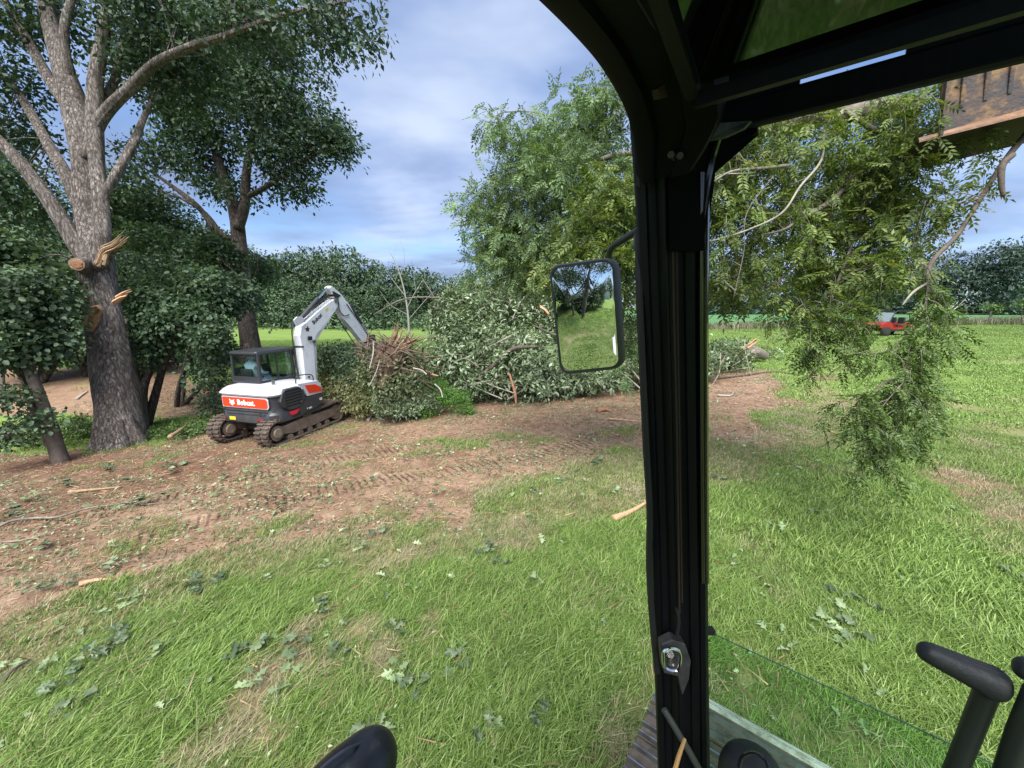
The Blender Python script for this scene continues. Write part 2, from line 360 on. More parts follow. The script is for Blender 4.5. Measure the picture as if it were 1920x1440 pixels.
lf_far = leafmat('far_leaves', (.036, .070, .036), (.058, .102, .05), (.095, .15, .07), .15, clump=.25)
lf_right = leafmat('far_leaves_dark', (.024, .046, .036), (.034, .064, .046), (.052, .088, .06), .15, clump=.25)
lf_hang = leafmat('hanging_leaves', (.055, .10, .018), (.105, .16, .032), (.23, .27, .085), .32, clump=.9)
lf_hang2 = leafmat('hanging_leaves_grey', (.07, .13, .05), (.12, .19, .08), (.20, .27, .13), .3, clump=.9)
lf_pile = leafmat('cut_leaves', (.06, .10, .045), (.15, .215, .11), (.36, .43, .29), .2, clump=1.2)
lf_weed = leafmat('fresh_weeds', (.05, .14, .02), (.09, .21, .03), (.15, .29, .06), .3, clump=2)
lf_fall = leafmat('fallen_leaves', (.14, .21, .09), (.22, .30, .15), (.36, .42, .25), .15, clump=3)
lf_fall2 = leafmat('fallen_leaves_dark', (.055, .09, .045), (.12, .165, .085), (.27, .32, .20), .12, clump=3)
lf_brown = leafmat('dry_litter', (.10, .055, .03), (.24, .15, .09), (.42, .30, .18), .1, clump=3)

# ------------------------------------------------------------------ ground
RUT_ANG_ = .62
def ground_material():
    m = bpy.data.materials.new('ground_soil_and_grass'); m.use_nodes = True; nt = m.node_tree; b = nt.nodes['Principled BSDF']
    t = N(nt, 'ShaderNodeTexCoord')
    def noise(s, det=8, rough=.6, st=None, rot=0):
        n = N(nt, 'ShaderNodeTexNoise'); n.inputs['Scale'].default_value = s; n.inputs['Detail'].default_value = det; n.inputs['Roughness'].default_value = rough
        mp = N(nt, 'ShaderNodeMapping'); nt.links.new(t.outputs['Object'], mp.inputs[0])
        if st: mp.inputs['Scale'].default_value = st
        mp.inputs['Rotation'].default_value = (0, 0, rot)
        nt.links.new(mp.outputs[0], n.inputs['Vector']); return n
    def att(n): a = N(nt, 'ShaderNodeAttribute'); a.attribute_name = n; return a
    nb = noise(.45, 6, st=(1, 1.8, 1), rot=-.3); nm = noise(4, 9, .7); nf = noise(38, 6, .75); nfar = noise(1.2, 8, .7, st=(.35, 1.6, 1))
    soil = ramp(nt, [(.36, (.07, .04, .026)), (.46, (.19, .118, .078)), (.55, (.28, .19, .132)), (.68, (.41, .315, .235))])
    mixn = N(nt, 'ShaderNodeMixRGB'); mixn.inputs[0].default_value = .5; nt.links.new(nb.outputs['Fac'], mixn.inputs[1]); nt.links.new(nm.outputs['Fac'], mixn.inputs[2])
    mixn2 = N(nt, 'ShaderNodeMixRGB'); mixn2.inputs[0].default_value = .35; nt.links.new(mixn.outputs[0], mixn2.inputs[1]); nt.links.new(nf.outputs['Fac'], mixn2.inputs[2])
    nt.links.new(mixn2.outputs[0], soil.inputs[0])
    mud = ramp(nt, [(.35, (.045, .022, .015)), (.6, (.15, .075, .05)), (.75, (.26, .17, .12))]); nt.links.new(mixn2.outputs[0], mud.inputs[0])
    ms = N(nt, 'ShaderNodeMixRGB'); nt.links.new(att('mud').outputs['Fac'], ms.inputs[0]); nt.links.new(soil.outputs[0], ms.inputs[1]); nt.links.new(mud.outputs[0], ms.inputs[2])
    gr = ramp(nt, [(.3, (.06, .085, .025)), (.5, (.12, .16, .05)), (.7, (.20, .22, .10))]); nt.links.new(mixn2.outputs[0], gr.inputs[0])
    far = ramp(nt, [(.36, (.09, .15, .03)), (.5, (.15, .225, .05)), (.64, (.24, .31, .10))]); 
    mf = N(nt, 'ShaderNodeMixRGB'); mf.inputs[0].default_value = .35; nt.links.new(nfar.outputs['Fac'], mf.inputs[1]); nt.links.new(nf.outputs['Fac'], mf.inputs[2]); nt.links.new(mf.outputs[0], far.inputs[0])
    mg = N(nt, 'ShaderNodeMixRGB'); nt.links.new(att('far').outputs['Fac'], mg.inputs[0]); nt.links.new(gr.outputs[0], mg.inputs[1]); nt.links.new(far.outputs[0], mg.inputs[2])
    th = ramp(nt, [(.3, (.10, .085, .04)), (.5, (.21, .18, .09)), (.7, (.34, .29, .17))]); nt.links.new(mixn2.outputs[0], th.inputs[0])
    mt = N(nt, 'ShaderNodeMixRGB'); nt.links.new(att('thatch').outputs['Fac'], mt.inputs[0]); nt.links.new(mg.outputs[0], mt.inputs[1]); nt.links.new(th.outputs[0], mt.inputs[2])
    md = N(nt, 'ShaderNodeMixRGB')
    dd = N(nt, 'ShaderNodeMath', operation='ADD'); nt.links.new(att('dirt').outputs['Fac'], dd.inputs[0])
    sub = N(nt, 'ShaderNodeMath', operation='MULTIPLY_ADD'); sub.inputs[1].default_value = .9; sub.inputs[2].default_value = -.45; nt.links.new(nm.outputs['Fac'], sub.inputs[0]); nt.links.new(sub.outputs[0], dd.inputs[1])
    dr = ramp(nt, [(.3, 0), (.62, 1)]); nt.links.new(dd.outputs[0], dr.inputs[0])
    nt.links.new(dr.outputs[0], md.inputs[0]); nt.links.new(mt.outputs[0], md.inputs[1]); nt.links.new(ms.outputs[0], md.inputs[2])
    soy = ramp(nt, [(.35, (.05, .13, .05)), (.65, (.12, .26, .10))]); nt.links.new(noise(1.5, 6, .7, st=(.2, 2.5, 1)).outputs['Fac'], soy.inputs[0])
    mso = N(nt, 'ShaderNodeMixRGB'); nt.links.new(att('crop').outputs['Fac'], mso.inputs[0]); nt.links.new(md.outputs[0], mso.inputs[1]); nt.links.new(soy.outputs[0], mso.inputs[2])
    nt.links.new(mso.outputs[0], b.inputs['Base Color']); b.inputs['Roughness'].default_value = .95; b.inputs['Specular IOR Level'].default_value = .15
    wv = N(nt, 'ShaderNodeTexWave'); wv.inputs['Scale'].default_value = 2.4; wv.inputs['Distortion'].default_value = 1.5; wv.inputs['Detail'].default_value = 2
    wm = N(nt, 'ShaderNodeMapping'); wm.inputs['Rotation'].default_value = (0, 0, -RUT_ANG_); nt.links.new(t.outputs['Object'], wm.inputs[0]); nt.links.new(wm.outputs[0], wv.inputs['Vector'])
    wr = N(nt, 'ShaderNodeMath', operation='MULTIPLY'); nt.links.new(wv.outputs['Fac'], wr.inputs[0]); nt.links.new(att('rut').outputs['Fac'], wr.inputs[1])
    wa = N(nt, 'ShaderNodeMath', operation='MULTIPLY_ADD'); wa.inputs[1].default_value = 1.6; nt.links.new(wr.outputs[0], wa.inputs[0]); nt.links.new(mixn2.outputs[0], wa.inputs[2])
    bp = N(nt, 'ShaderNodeBump'); bp.inputs['Strength'].default_value = 1; bp.inputs['Distance'].default_value = .03
    nt.links.new(wa.outputs[0], bp.inputs['Height']); nt.links.new(bp.outputs[0], b.inputs['Normal'])
    return m
ang = np.radians(np.concatenate([np.arange(-62, 62, .45), np.arange(62, 298, 4.)]))
rad = [0.25]
while rad[-1] < 900: rad.append(rad[-1]*(1.016 if rad[-1] < 40 else 1.06))
rad = np.array(rad); na = len(ang)
XX = np.sin(ang)[None]*rad[:, None]; YY = np.cos(ang)[None]*rad[:, None]
gx, gy = XX.ravel(), YY.ravel(); gzv = G(gx, gy)
i = np.arange(len(rad)-1)[:, None]*na; j = np.arange(na)[None]; k = (j+1) % na
GF = np.stack([i+j, i+na+j, i+na+k, i+k], -1).reshape(-1, 4)
V = np.vstack([np.c_[gx, gy, gzv], [[0, 0, gz(0, 0)]]]); c = len(V)-1
GT = np.array([[c, q, (q+1) % na] for q in range(na)])
def band(pts, w):
    g = [ray_ground(u, v)[:2] for u, v in pts]; best = np.full(gx.shape, 9.)
    for (ax, ay), (bx, by) in zip(g[:-1], g[1:]):
        ex, ey = bx-ax, by-ay; t = np.clip(((gx-ax)*ex+(gy-ay)*ey)/(ex*ex+ey*ey), 0, 1); best = np.minimum(best, np.hypot(gx-ax-ex*t, gy-ay-ey*t))
    return 1-ss(w*.8, w*1.25, best)
rut = np.maximum(band([(100, 985), (300, 935), (480, 895), (650, 858), (800, 830)], .24), band([(250, 1010), (480, 950), (700, 905), (900, 870), (1150, 820)], .24))
ga, gb_ = ray_ground(300, 935), ray_ground(650, 858); RUT_ANG = math.atan2(gb_[1]-ga[1], gb_[0]-ga[0])
CROP = [(13, 42.5), (50, 41), (140, 30), (400, 40), (400, 330), (8, 330)]
dm = dirt_mask(gx, gy); tm = thatch_mask(gx, gy); rr_ = np.hypot(gx, gy)
ap = lambda a: np.append(a, a[0])
ground = mesh_np('ground', V, [GF, GT], ground_material(), smooth=True, attrs={'dirt': ap(dm), 'thatch': ap(tm*(1-ss(14, 30, rr_))), 'far': ap(ss(9, 22, rr_)), 'mud': ap((1-ss(-.3, .8, poly_sdf(gx, gy, MUDPIT)))*.55),
    'rut': ap(rut), 'crop': ap(1-ss(-.2, .2, poly_sdf(gx, gy, CROP)))})
tag(ground, 'lawn and scraped red soil sloping gently between the trees', kind='structure')

# ------------------------------------------------------------------ grass
def grass_mat(name, c1, c2, c3, straw):
    m = bpy.data.materials.new(name); m.use_nodes = True; nt = m.node_tree; b = nt.nodes['Principled BSDF']; out = nt.nodes['Material Output']
    g = N(nt, 'ShaderNodeNewGeometry'); r = ramp(nt, [(0, c1), (.5, c2), (1, c3)]); nt.links.new(g.outputs['Random Per Island'], r.inputs[0])
    a = N(nt, 'ShaderNodeAttribute'); a.attribute_type = 'INSTANCER'; a.attribute_name = 'dry'
    oi = N(nt, 'ShaderNodeObjectInfo')
    ad = N(nt, 'ShaderNodeMath', operation='MULTIPLY_ADD'); ad.inputs[1].default_value = .55; nt.links.new(g.outputs['Random Per Island'], ad.inputs[0]); nt.links.new(a.outputs['Fac'], ad.inputs[2])
    st = ramp(nt, [(.62, 0), (.8, 1)]); nt.links.new(ad.outputs[0], st.inputs[0])
    mx_ = N(nt, 'ShaderNodeMixRGB'); nt.links.new(st.outputs[0], mx_.inputs[0]); nt.links.new(r.outputs[0], mx_.inputs[1]); mx_.inputs[2].default_value = (*straw, 1)
    hs = N(nt, 'ShaderNodeHueSaturation'); vr = N(nt, 'ShaderNodeMapRange'); vr.inputs[3].default_value = .75; vr.inputs[4].default_value = 1.25; nt.links.new(oi.outputs['Random'], vr.inputs[0]); nt.links.new(vr.outputs[0], hs.inputs['Value']); nt.links.new(mx_.outputs[0], hs.inputs['Color'])
    nt.links.new(hs.outputs[0], b.inputs['Base Color']); b.inputs['Roughness'].default_value = .5; b.inputs['Specular IOR Level'].default_value = .3
    tr = N(nt, 'ShaderNodeBsdfTranslucent'); ms = N(nt, 'ShaderNodeMixShader'); ms.inputs[0].default_value = .3
    nt.links.new(hs.outputs[0], tr.inputs[0]); nt.links.new(b.outputs[0], ms.inputs[1]); nt.links.new(tr.outputs[0], ms.inputs[2]); nt.links.new(ms.outputs[0], out.inputs[0]); return m
gm_near = grass_mat('grass_blades', (.075, .145, .025), (.19, .30, .06), (.36, .46, .175), (.40, .35, .22))
gm_weed = grass_mat('weed_stems', (.10, .15, .06), (.17, .22, .10), (.28, .30, .18), (.34, .29, .22))
def tuft(seed, nb, R, H, w, lean, mat_, bias=(.5, .25)):
    rs = np.random.RandomState(seed); V = []; F = []
    for q in range(nb):
        a = rs.uniform(0, 2*math.pi); r = R*math.sqrt(rs.uniform()); x, y = r*math.cos(a), r*math.sin(a)
        la = rs.uniform(0, 2*math.pi); dx_, dy_ = math.cos(la)*.7+bias[0], math.sin(la)*.7+bias[1]; h = H*rs.uniform(.5, 1.15); l = lean*rs.uniform(.3, 1.3)*h
        wa = la+math.pi/2+rs.uniform(-.5, .5); wx, wy = math.cos(wa)*w/2, math.sin(wa)*w/2; b = len(V)
        for t, ww in ((0, .8), (.4, 1), (.75, .7)):
            px, py, pz = x+dx_*l*t**1.6, y+dy_*l*t**1.6, h*(t-.38*min(1, lean)*t*t)
            V += [(px-wx*ww, py-wy*ww, pz-.004), (px+wx*ww, py+wy*ww, pz-.004)]
        V.append((x+dx_*l, y+dy_*l, h*(1-.42*min(1, lean))))
        F += [[b, b+1, b+3], [b, b+3, b+2], [b+2, b+3, b+5], [b+2, b+5, b+4], [b+4, b+5, b+6]]
    me = bpy.data.meshes.new('grass_tuft'); me.from_pydata(V, [], F); me.materials.append(mat_); return me
def scatter(name, pts, scales, rots, dry, variants, label, kind='stuff', tilt=None):
    """one object whose geometry nodes put the tufts on its points"""
    me = bpy.data.meshes.new(name); me.vertices.add(len(pts)); me.vertices.foreach_set('co', np.asarray(pts, np.float32).ravel())
    for k_, a in (('sc', scales), ('dry', dry), ('rz', rots)):
        at = me.attributes.new(k_, 'FLOAT', 'POINT'); at.data.foreach_set('value', np.asarray(a, np.float32))
    o = bpy.data.objects.new(name, me); COL.objects.link(o); tag(o, label, None, kind=kind)
    ng = bpy.data.node_groups.new(name, 'GeometryNodeTree')
    ng.interface.new_socket('Geometry', in_out='INPUT', socket_type='NodeSocketGeometry'); ng.interface.new_socket('Geometry', in_out='OUTPUT', socket_type='NodeSocketGeometry')
    gi = ng.nodes.new('NodeGroupInput'); go = ng.nodes.new('NodeGroupOutput')
    join = ng.nodes.new('GeometryNodeJoinGeometry'); nv = len(variants)
    idx = ng.nodes.new('GeometryNodeInputIndex')
    sa = ng.nodes.new('GeometryNodeInputNamedAttribute'); sa.data_type = 'FLOAT'; sa.inputs[0].default_value = 'sc'
    ra = ng.nodes.new('GeometryNodeInputNamedAttribute'); ra.data_type = 'FLOAT'; ra.inputs[0].default_value = 'rz'
    cx = ng.nodes.new('ShaderNodeCombineXYZ'); ng.links.new(ra.outputs[0], cx.inputs[2])
    for q, vm in enumerate(variants):
        vo = bpy.data.objects.new('grass_tuft_mesh', vm)      # source object, not linked to the scene
        oi = ng.nodes.new('GeometryNodeObjectInfo'); oi.inputs[0].default_value = vo
        mo = ng.nodes.new('ShaderNodeMath'); mo.operation = 'MODULO'; mo.inputs[1].default_value = nv; ng.links.new(idx.outputs[0], mo.inputs[0])
        cmpn = ng.nodes.new('FunctionNodeCompare'); cmpn.data_type = 'FLOAT'; cmpn.operation = 'EQUAL'; cmpn.inputs[1].default_value = q; cmpn.inputs['Epsilon'].default_value = .1; ng.links.new(mo.outputs[0], cmpn.inputs[0])
        ip = ng.nodes.new('GeometryNodeInstanceOnPoints'); ng.links.new(gi.outputs[0], ip.inputs['Points']); ng.links.new(cmpn.outputs[0], ip.inputs['Selection'])
        ng.links.new(oi.outputs['Geometry'], ip.inputs['Instance']); ng.links.new(sa.outputs[0], ip.inputs['Scale']); ng.links.new(cx.outputs[0], ip.inputs['Rotation'])
        ng.links.new(ip.outputs[0], join.inputs[0])
    ng.links.new(join.outputs[0], go.inputs[0])
    md = o.modifiers.new('scatter', 'NODES'); md.node_group = ng; return o
rs = np.random.RandomState(4)
def annulus(n, r0, r1, a0, a1):
    r = np.sqrt(rs.uniform(r0*r0, r1*r1, n)); a = np.radians(rs.uniform(a0, a1, n)); return r*np.sin(a), r*np.cos(a)
def grass_layer(name, n, r0, r1, a0, a1, sc, variants, label, keep=.25):
    x, y = annulus(n, r0, r1, a0, a1); d = dirt_mask(x, y); t = thatch_mask(x, y)
    ok = rs.uniform(0, 1, n) > np.clip(np.maximum(d*1.15-.05, t*.3), 0, 1)*(1-keep*.25); x, y, d, t = x[ok], y[ok], d[ok], t[ok]
    s = sc*rs.uniform(.65, 1.3, len(x))*(1-.45*d)*(1-.3*t)*(.75+.5*fbm(x*.8, y*.8, 77, 3))
    dry = np.clip(t*.46+d*.5+ss(.5, .8, fbm(x*1.5, y*1.5, 61, 3))*.3, 0, .8)
    z = G(x, y)
    scatter(name, np.c_[x, y, z-.004], s, rs.normal(.1, .7, len(x)), dry, variants, label)
TN = [tuft(s, 36, .11, .115, .005, 1.35, gm_near) for s in range(6)]
TF_ = [tuft(20+s, 46, .22, .13, .008, .9, gm_near) for s in range(4)]
TFF = [tuft(30+s, 44, .5, .10, .022, .9, gm_near) for s in range(3)]
grass_layer('grass_near', 9500, .6, 5, -75, 75, 1.0, TN, 'long combed green grass of the foreground lawn')
grass_layer('grass_middle', 24000, 5, 13, -62, 62, .95, TF_, 'shorter grass on the lawn between foreground and the brush heap', .3)
grass_layer('grass_far', 20000, 13, 42, -58, 58, .9, TFF, 'distant bright meadow grass')
grass_layer('grass_behind', 9000, 3, 30, 75, 285, 1.2, TFF, 'lawn grass behind the machine, seen in its mirror')

# ------------------------------------------------------------------ leaves and branches
def E(u, v, d, ru, rv, rd): return (P(u, v, d), np.array([ru/FPX*d, rd, rv/FPX*d]))
def sample_ellipsoids(ells, n, rs, shell=.5, gap=.42, gs=1.1):
    vol = np.array([np.prod(r)**.75 for c, r in ells]); vol /= vol.sum(); out = []
    while sum(map(len, out)) < n:
        m = n*2; k = rs.choice(len(ells), m, p=vol); c = np.array([e[0] for e in ells])[k]; r = np.array([e[1] for e in ells])[k]
        q = rs.normal(size=(m, 3)); q /= np.linalg.norm(q, axis=1)[:, None]; q *= rs.uniform(0, 1, (m, 1))**shell
        p = c+q*r; g = .5*(fbm(p[:, 0]*gs+p[:, 1]*.4*gs, p[:, 2]*gs, 91, 2)+fbm(p[:, 1]*gs, p[:, 2]*gs+p[:, 0]*.3, 17, 2))
        out.append(p[g > gap])
    return np.vstack(out)[:n]
def leaf_mass(centres, per, cr, size, rs, tmpl=LEAF, droop=.25, flat=.7, squash=.7):
    n = len(centres)*per; c = np.repeat(centres, per, 0)
    m = len(centres); out = centres-centres.mean(0); out /= np.linalg.norm(out, axis=1)[:, None]+1e-6
    up = np.array([0, 0, 1.])*squash+out*.55+rs.normal(0, .38, (m, 3)); ax_ = rs.normal(0, 1, (m, 3)); CR = rotframes(ax_, rs, up, .05)
    CR[:, :, 2] = up/np.linalg.norm(up, axis=1)[:, None]; CR[:, :, 0] -= CR[:, :, 2]*(CR[:, :, 0]*CR[:, :, 2]).sum(1)[:, None]; CR[:, :, 0] /= np.linalg.norm(CR[:, :, 0], axis=1)[:, None]; CR[:, :, 1] = np.cross(CR[:, :, 2], CR[:, :, 0])
    CR = np.repeat(CR, per, 0); lo = np.clip(rs.normal(0, 1, (n, 3)), -1.7, 1.7)*[1.1, .8, .26]; o = np.einsum('nij,nj->ni', CR, lo)*cr; p = c+o; p[:, 2] -= droop*(lo[:, 0]**2+lo[:, 1]**2)*cr*.35
    d = o/(np.linalg.norm(o, axis=1)[:, None]+1e-6)+rs.normal(0, .4, (n, 3)); d[:, 2] -= droop
    R = rotframes(d, rs, CR[:, :, 2], flat*.6); return instances(tmpl[0], tmpl[1], p, R, size*rs.uniform(.45, 1.4, n))
def limb_points(limbs): return np.vstack([catmull(np.array(l)[:, :3], 6)[2:] for l in limbs])
def twigs(mb, starts, targets, rs, r0=.02, n=4):
    for t in targets:
        i = np.argmin(((starts-t)**2).sum(1)+rs.uniform(0, .4, len(starts))); s = starts[i]; L = np.linalg.norm(t-s)
        m = (s+t)/2+rs.normal(0, .12, 3)*L; m2 = s*.25+t*.75+rs.normal(0, .06, 3)*L
        mb.tube([s, m, m2, t], [r0*(1+L*.25), r0*.7*(1+L*.12), r0*.5, r0*.25], n=n, sub=2, cap=False)
def px_limb(pts, scale=1):   # [(u, v, d, radius_m)]
    return [(*P(u, v, d), r*scale) for u, v, d, r in pts]
def tree(name, label, cat, limbs, ells, nclus, per, cr, size, lm, bm, seed, group=None, ntw=60, n=12, bumpy=.08, tmpl=LEAF, gap=.42, gs=1.1, shell=.5, twr=.02, droop=.25, sub=5):
    rs = np.random.RandomState(seed); base = np.array(limbs[0][0][:3])
    root = empty(name, (0, 0, 0), label=label, cat=cat, group=group); root.location = base
    tr = MB()
    for q, l in enumerate(limbs):
        l = np.array(l); tr.tube(l[:, :3]-base, l[:, 3], n=n if l[0, 3] > .06 else 6, sub=sub, bumpy=bumpy, seed=seed+q)
    cen = sample_ellipsoids(ells, nclus, rs, shell, gap, gs) if nclus else np.zeros((0, 3))
    tr.build('trunk', bm, root, smooth=True, autosmooth=False)
    if nclus:
        if ntw:
            tw = MB(); twigs(tw, limb_points(limbs)-base, cen[rs.choice(nclus, min(ntw, nclus), replace=False)]-base, rs, twr); tw.build('twigs', bm, root, smooth=True, autosmooth=False)['kind'] = 'stuff'
        V, F = leaf_mass(cen-base, per, cr, size, rs, tmpl, droop); o = mesh_np('crown', V, F, lm, root)
    return root

# big oak at the left
L0 = []
_pl = px_limb
px_limb_main = lambda p: _pl(p, .84)
L0.append(px_limb_main([(230, 850, 10.9, .80), (228, 825, 10.9, .68), (224, 790, 10.9, .59), (217, 740, 10.9, .54), (205, 660, 10.9, .51), (195, 590, 10.9, .49), (183, 520, 10.9, .46), (180, 470, 10.9, .40), (165, 390, 11, .35), (158, 300, 11.1, .36), (145, 220, 11.2, .37), (120, 130, 11.3, .30), (95, 40, 11.4, .24), (70, -80, 11.6, .18)]))
L0.append(px_limb_main([(184, 500, 10.75, .25), (192, 420, 10.75, .22), (184, 330, 10.8, .2), (178, 250, 10.9, .22), (180, 150, 11, .2), (195, 60, 11, .16), (215, -60, 11, .12)]))
L0.append(px_limb_main([(168, 300, 11.0, .2), (180, 245, 10.95, .19), (205, 205, 10.8, .17), (245, 165, 10.6, .15), (290, 120, 10.3, .13), (350, 90, 10, .11), (420, 68, 9.8, .09), (490, 42, 9.6, .07), (560, 20, 9.4, .05), (640, 5, 9.2, .03)]))
L0.append(px_limb_main([(190, 375, 10.8, .13), (222, 320, 10.9, .13), (250, 270, 11.2, .12), (270, 220, 11.5, .09), (300, 160, 11.9, .06)]))
L0.append(px_limb_main([(165, 490, 10.8, .26), (140, 452, 10.7, .24), (105, 395, 10.5, .21), (70, 345, 10.3, .18), (25, 290, 10.1, .16), (-40, 230, 9.9, .13), (-120, 170, 9.7, .09)]))
L0.append(px_limb_main([(150, 390, 11.1, .2), (125, 330, 11.3, .18), (85, 260, 11.6, .16), (45, 190, 11.9, .13), (0, 130, 12.2, .11), (-60, 60, 12.4, .08)]))
L0.append(px_limb_main([(150, 230, 11.1, .2), (100, 160, 11.3, .17), (60, 90, 11.5, .14), (20, 20, 11.7, .1), (-20, -60, 11.8, .08)]))
L0.append(px_limb_main([(175, 220, 11.2, .15), (215, 150, 11.4, .12), (230, 80, 11.7, .1), (260, 10, 12, .07)]))
L0.append(px_limb_main([(130, 150, 11.2, .14), (120, 60, 11.0, .12), (140, -20, 11, .09)]))
L0.append(px_limb_main([(165, 500, 10.8, .05), (110, 478, 10.3, .035), (60, 488, 9.9, .02), (20, 492, 9.6, .01)]))
ells = [E(40, 30, 11.5, 130, 60, 1.6), (P(300, 20, 10.8), np.array([2.8, 1.8, .85])), E(470, 30, 10, 130, 60, 1.2), E(600, 45, 9.4, 90, 40, .9), E(680, 22, 9.2, 55, 35, .6), E(615, 80, 9.4, 50, 20, .5), E(690, 65, 9.2, 26, 20, .4),
        E(330, 130, 11.5, 110, 60, 1.4), E(250, 100, 12, 80, 70, 1.2), E(20, 150, 12, 60, 60, 1), E(30, 250, 12.5, 50, 40, 1), E(20, 330, 12, 70, 50, 1), E(60, 400, 12.5, 60, 40, 1), E(260, 300, 12.2, 30, 30, .5),
        E(560, 10, 9.8, 120, 40, .9), E(660, 50, 9.2, 60, 28, .5), (P(120, -260, 11.5), np.array([5.5, 3.6, 3.0])), (P(350, -180, 10.5), np.array([3.2, 2.5, 1.8]))]
big = tree('oak_tree', 'tallest nearest oak at left with thick grey forked trunk, torn stub and sawn limb', 'tree', L0, ells, 3700, 17, .27, .145, lf_oak, bark, 3, ntw=320, n=26, bumpy=.10, gap=.40, gs=.9, twr=.012, sub=7)
bbase = np.array(big.location)
def rel(p): return np.array(p)-bbase
# root flare
fl = MB(); rs_ = np.random.RandomState(8)
for a in np.linspace(0, 2*np.pi, 9)[:-1]:
    a += rs_.uniform(-.2, .2); dd = np.array([math.cos(a), math.sin(a), 0]); R0 = rs_.uniform(.52, .74)
    fl.tube([dd*.2+[0, 0, 1.1], dd*.34+[0, 0, .6], dd*.5+[0, 0, .28], dd*R0+[0, 0, -.05]], [.16, .18, .16, .08], n=8, sub=4, bumpy=.15)
fl.build('root_flare', bark, big, smooth=True, autosmooth=False)
# sawn limb end
c0 = P(160, 498, 10.6); c1 = P(144, 496, 10.05); ax = (c1-c0)/np.linalg.norm(c1-c0)
MB().tube([rel(c0), rel(c1)], [.24, .155], n=18, sub=1, bumpy=.08).build('sawn_limb', bark, big, smooth=True)
MB().tube([rel(c1)-ax*.01, rel(c1)+ax*.012], [.155, .15], n=18, sub=1, bumpy=.08).build('cut_face', wood_torn, big)
MB().tube([rel(c1), rel(c1)+ax*.035], [.10, .095], n=14, sub=1, bumpy=.25, seed=3).build('heartwood', wood_heart, big)
def splinters(mb, pts, w, rs, n=7):
    for q in range(n):
        off = rs.normal(0, w, 3); m = np.array(pts, float)+off; L = rs.uniform(.7, 1.05); m[-1] = m[0]+(m[-1]-m[0])*L
        mb.tube(m, list(np.linspace(.055, .004, len(m))*rs.uniform(.6, 1.3)), n=5, sub=3, bumpy=.3, seed=q)
ts = MB(); splinters(ts, [rel(P(186, 492, 10.35)), rel(P(196, 468, 10.3)), rel(P(215, 458, 10.2)), rel(P(240, 435, 10.1))], .05, np.random.RandomState(2), 11)
ts.build('torn_stub', wood_torn, big, smooth=True)
MB().tube([rel(P(180, 500, 10.6)), rel(P(205, 478, 10.45)), rel(P(226, 455, 10.3))], [.14, .1, .04], n=10, bumpy=.15).build('torn_stub_bark', bark, big, smooth=True)
ts = MB(); splinters(ts, [rel(P(220, 565, 10.6)), rel(P(232, 556, 10.5)), rel(P(247, 549, 10.4))], .04, np.random.RandomState(5), 6)
ts.build('broken_stub', wood_orange, big, smooth=True)
ts = MB(); pl = [P(163, 590, 10.49), P(161, 612, 10.47), P(169, 622, 10.45), P(180, 605, 10.43), P(187, 580, 10.42), P(180, 575, 10.43), P(169, 585, 10.46)]
ts.prism([rel(q) for q in pl], [.02, .06, 0]).build('bark_wound', mat('wound_wood', (.20, .11, .05), .8, c2=(.38, .23, .11), nscale=12, bump=.5), big)
ts = MB(); splinters(ts, [rel(P(159, 590, 10.38)), rel(P(157, 605, 10.38)), rel(P(163, 622, 10.36))], .012, np.random.RandomState(6), 3); splinters(ts, [rel(P(172, 577, 10.34)), rel(P(182, 574, 10.33)), rel(P(189, 579, 10.33))], .01, np.random.RandomState(9), 3)
ts.build('wound_edge', wood_torn, big, smooth=True)

# second oak
L1 = []
L1.append(px_limb([(472, 690, 20.5, .62), (470, 660, 20.5, .48), (464, 600, 20.5, .40), (456, 540, 20.5, .36), (450, 470, 20.5, .34), (443, 410, 20.5, .33), (432, 370, 20.5, .25), (412, 310, 20.5, .2), (390, 240, 20.6, .15), (370, 160, 20.7, .1), (355, 100, 20.8, .06)]))
L1.append(px_limb([(447, 430, 20.3, .26), (458, 385, 20.2, .24), (462, 320, 20.2, .2), (478, 250, 20.1, .14), (500, 170, 20, .1), (510, 110, 20, .06)]))
L1.append(px_limb([(460, 370, 20.3, .15), (500, 350, 20, .12), (545, 320, 19.8, .09), (590, 290, 19.6, .07), (640, 275, 19.4, .04)]))
L1.append(px_limb([(400, 430, 20.2, .12), (378, 395, 20, .13), (350, 370, 19.8, .12), (310, 340, 19.6, .08), (280, 320, 19.4, .05)]))
L1.append(px_limb([(445, 450, 20.4, .1), (415, 438, 20.3, .13), (385, 400, 20, .1), (340, 372, 19.6, .07), (300, 355, 19.5, .05), (200, 260, 19, .03)]))
L1.append(px_limb([(437, 395, 20.4, .12), (415, 350, 20.6, .1), (395, 320, 20.8, .07)]))
ells = [E(430, 150, 20.5, 120, 95, 2.5), E(520, 190, 20.3, 95, 110, 2.5), E(600, 250, 20, 65, 50, 1.8), E(640, 275, 19.7, 40, 30, 1.0), E(565, 120, 20.2, 45, 60, 1.8), E(530, 300, 20.2, 80, 45, 2), E(400, 260, 20.6, 90, 80, 2.5), E(300, 300, 20.5, 45, 45, 1.5), E(400, 330, 20.6, 50, 40, 1.5), E(470, 350, 20.3, 60, 30, 1.5), E(330, 190, 20.8, 60, 70, 2), E(570, 355, 20, 35, 18, 1),
        E(530, 70, 20.5, 50, 30, 1.5), (P(440, 40, 20.5), np.array([2.6, 2.4, 1.2]))]
tree('oak_tree', 'second oak, slimmer and farther, rising behind the white compact digger', 'tree', L1, ells, 2300, 17, .34, .22, lf_oak, bark_far, 11, ntw=240, n=14, gap=.41, gs=.6, twr=.015)

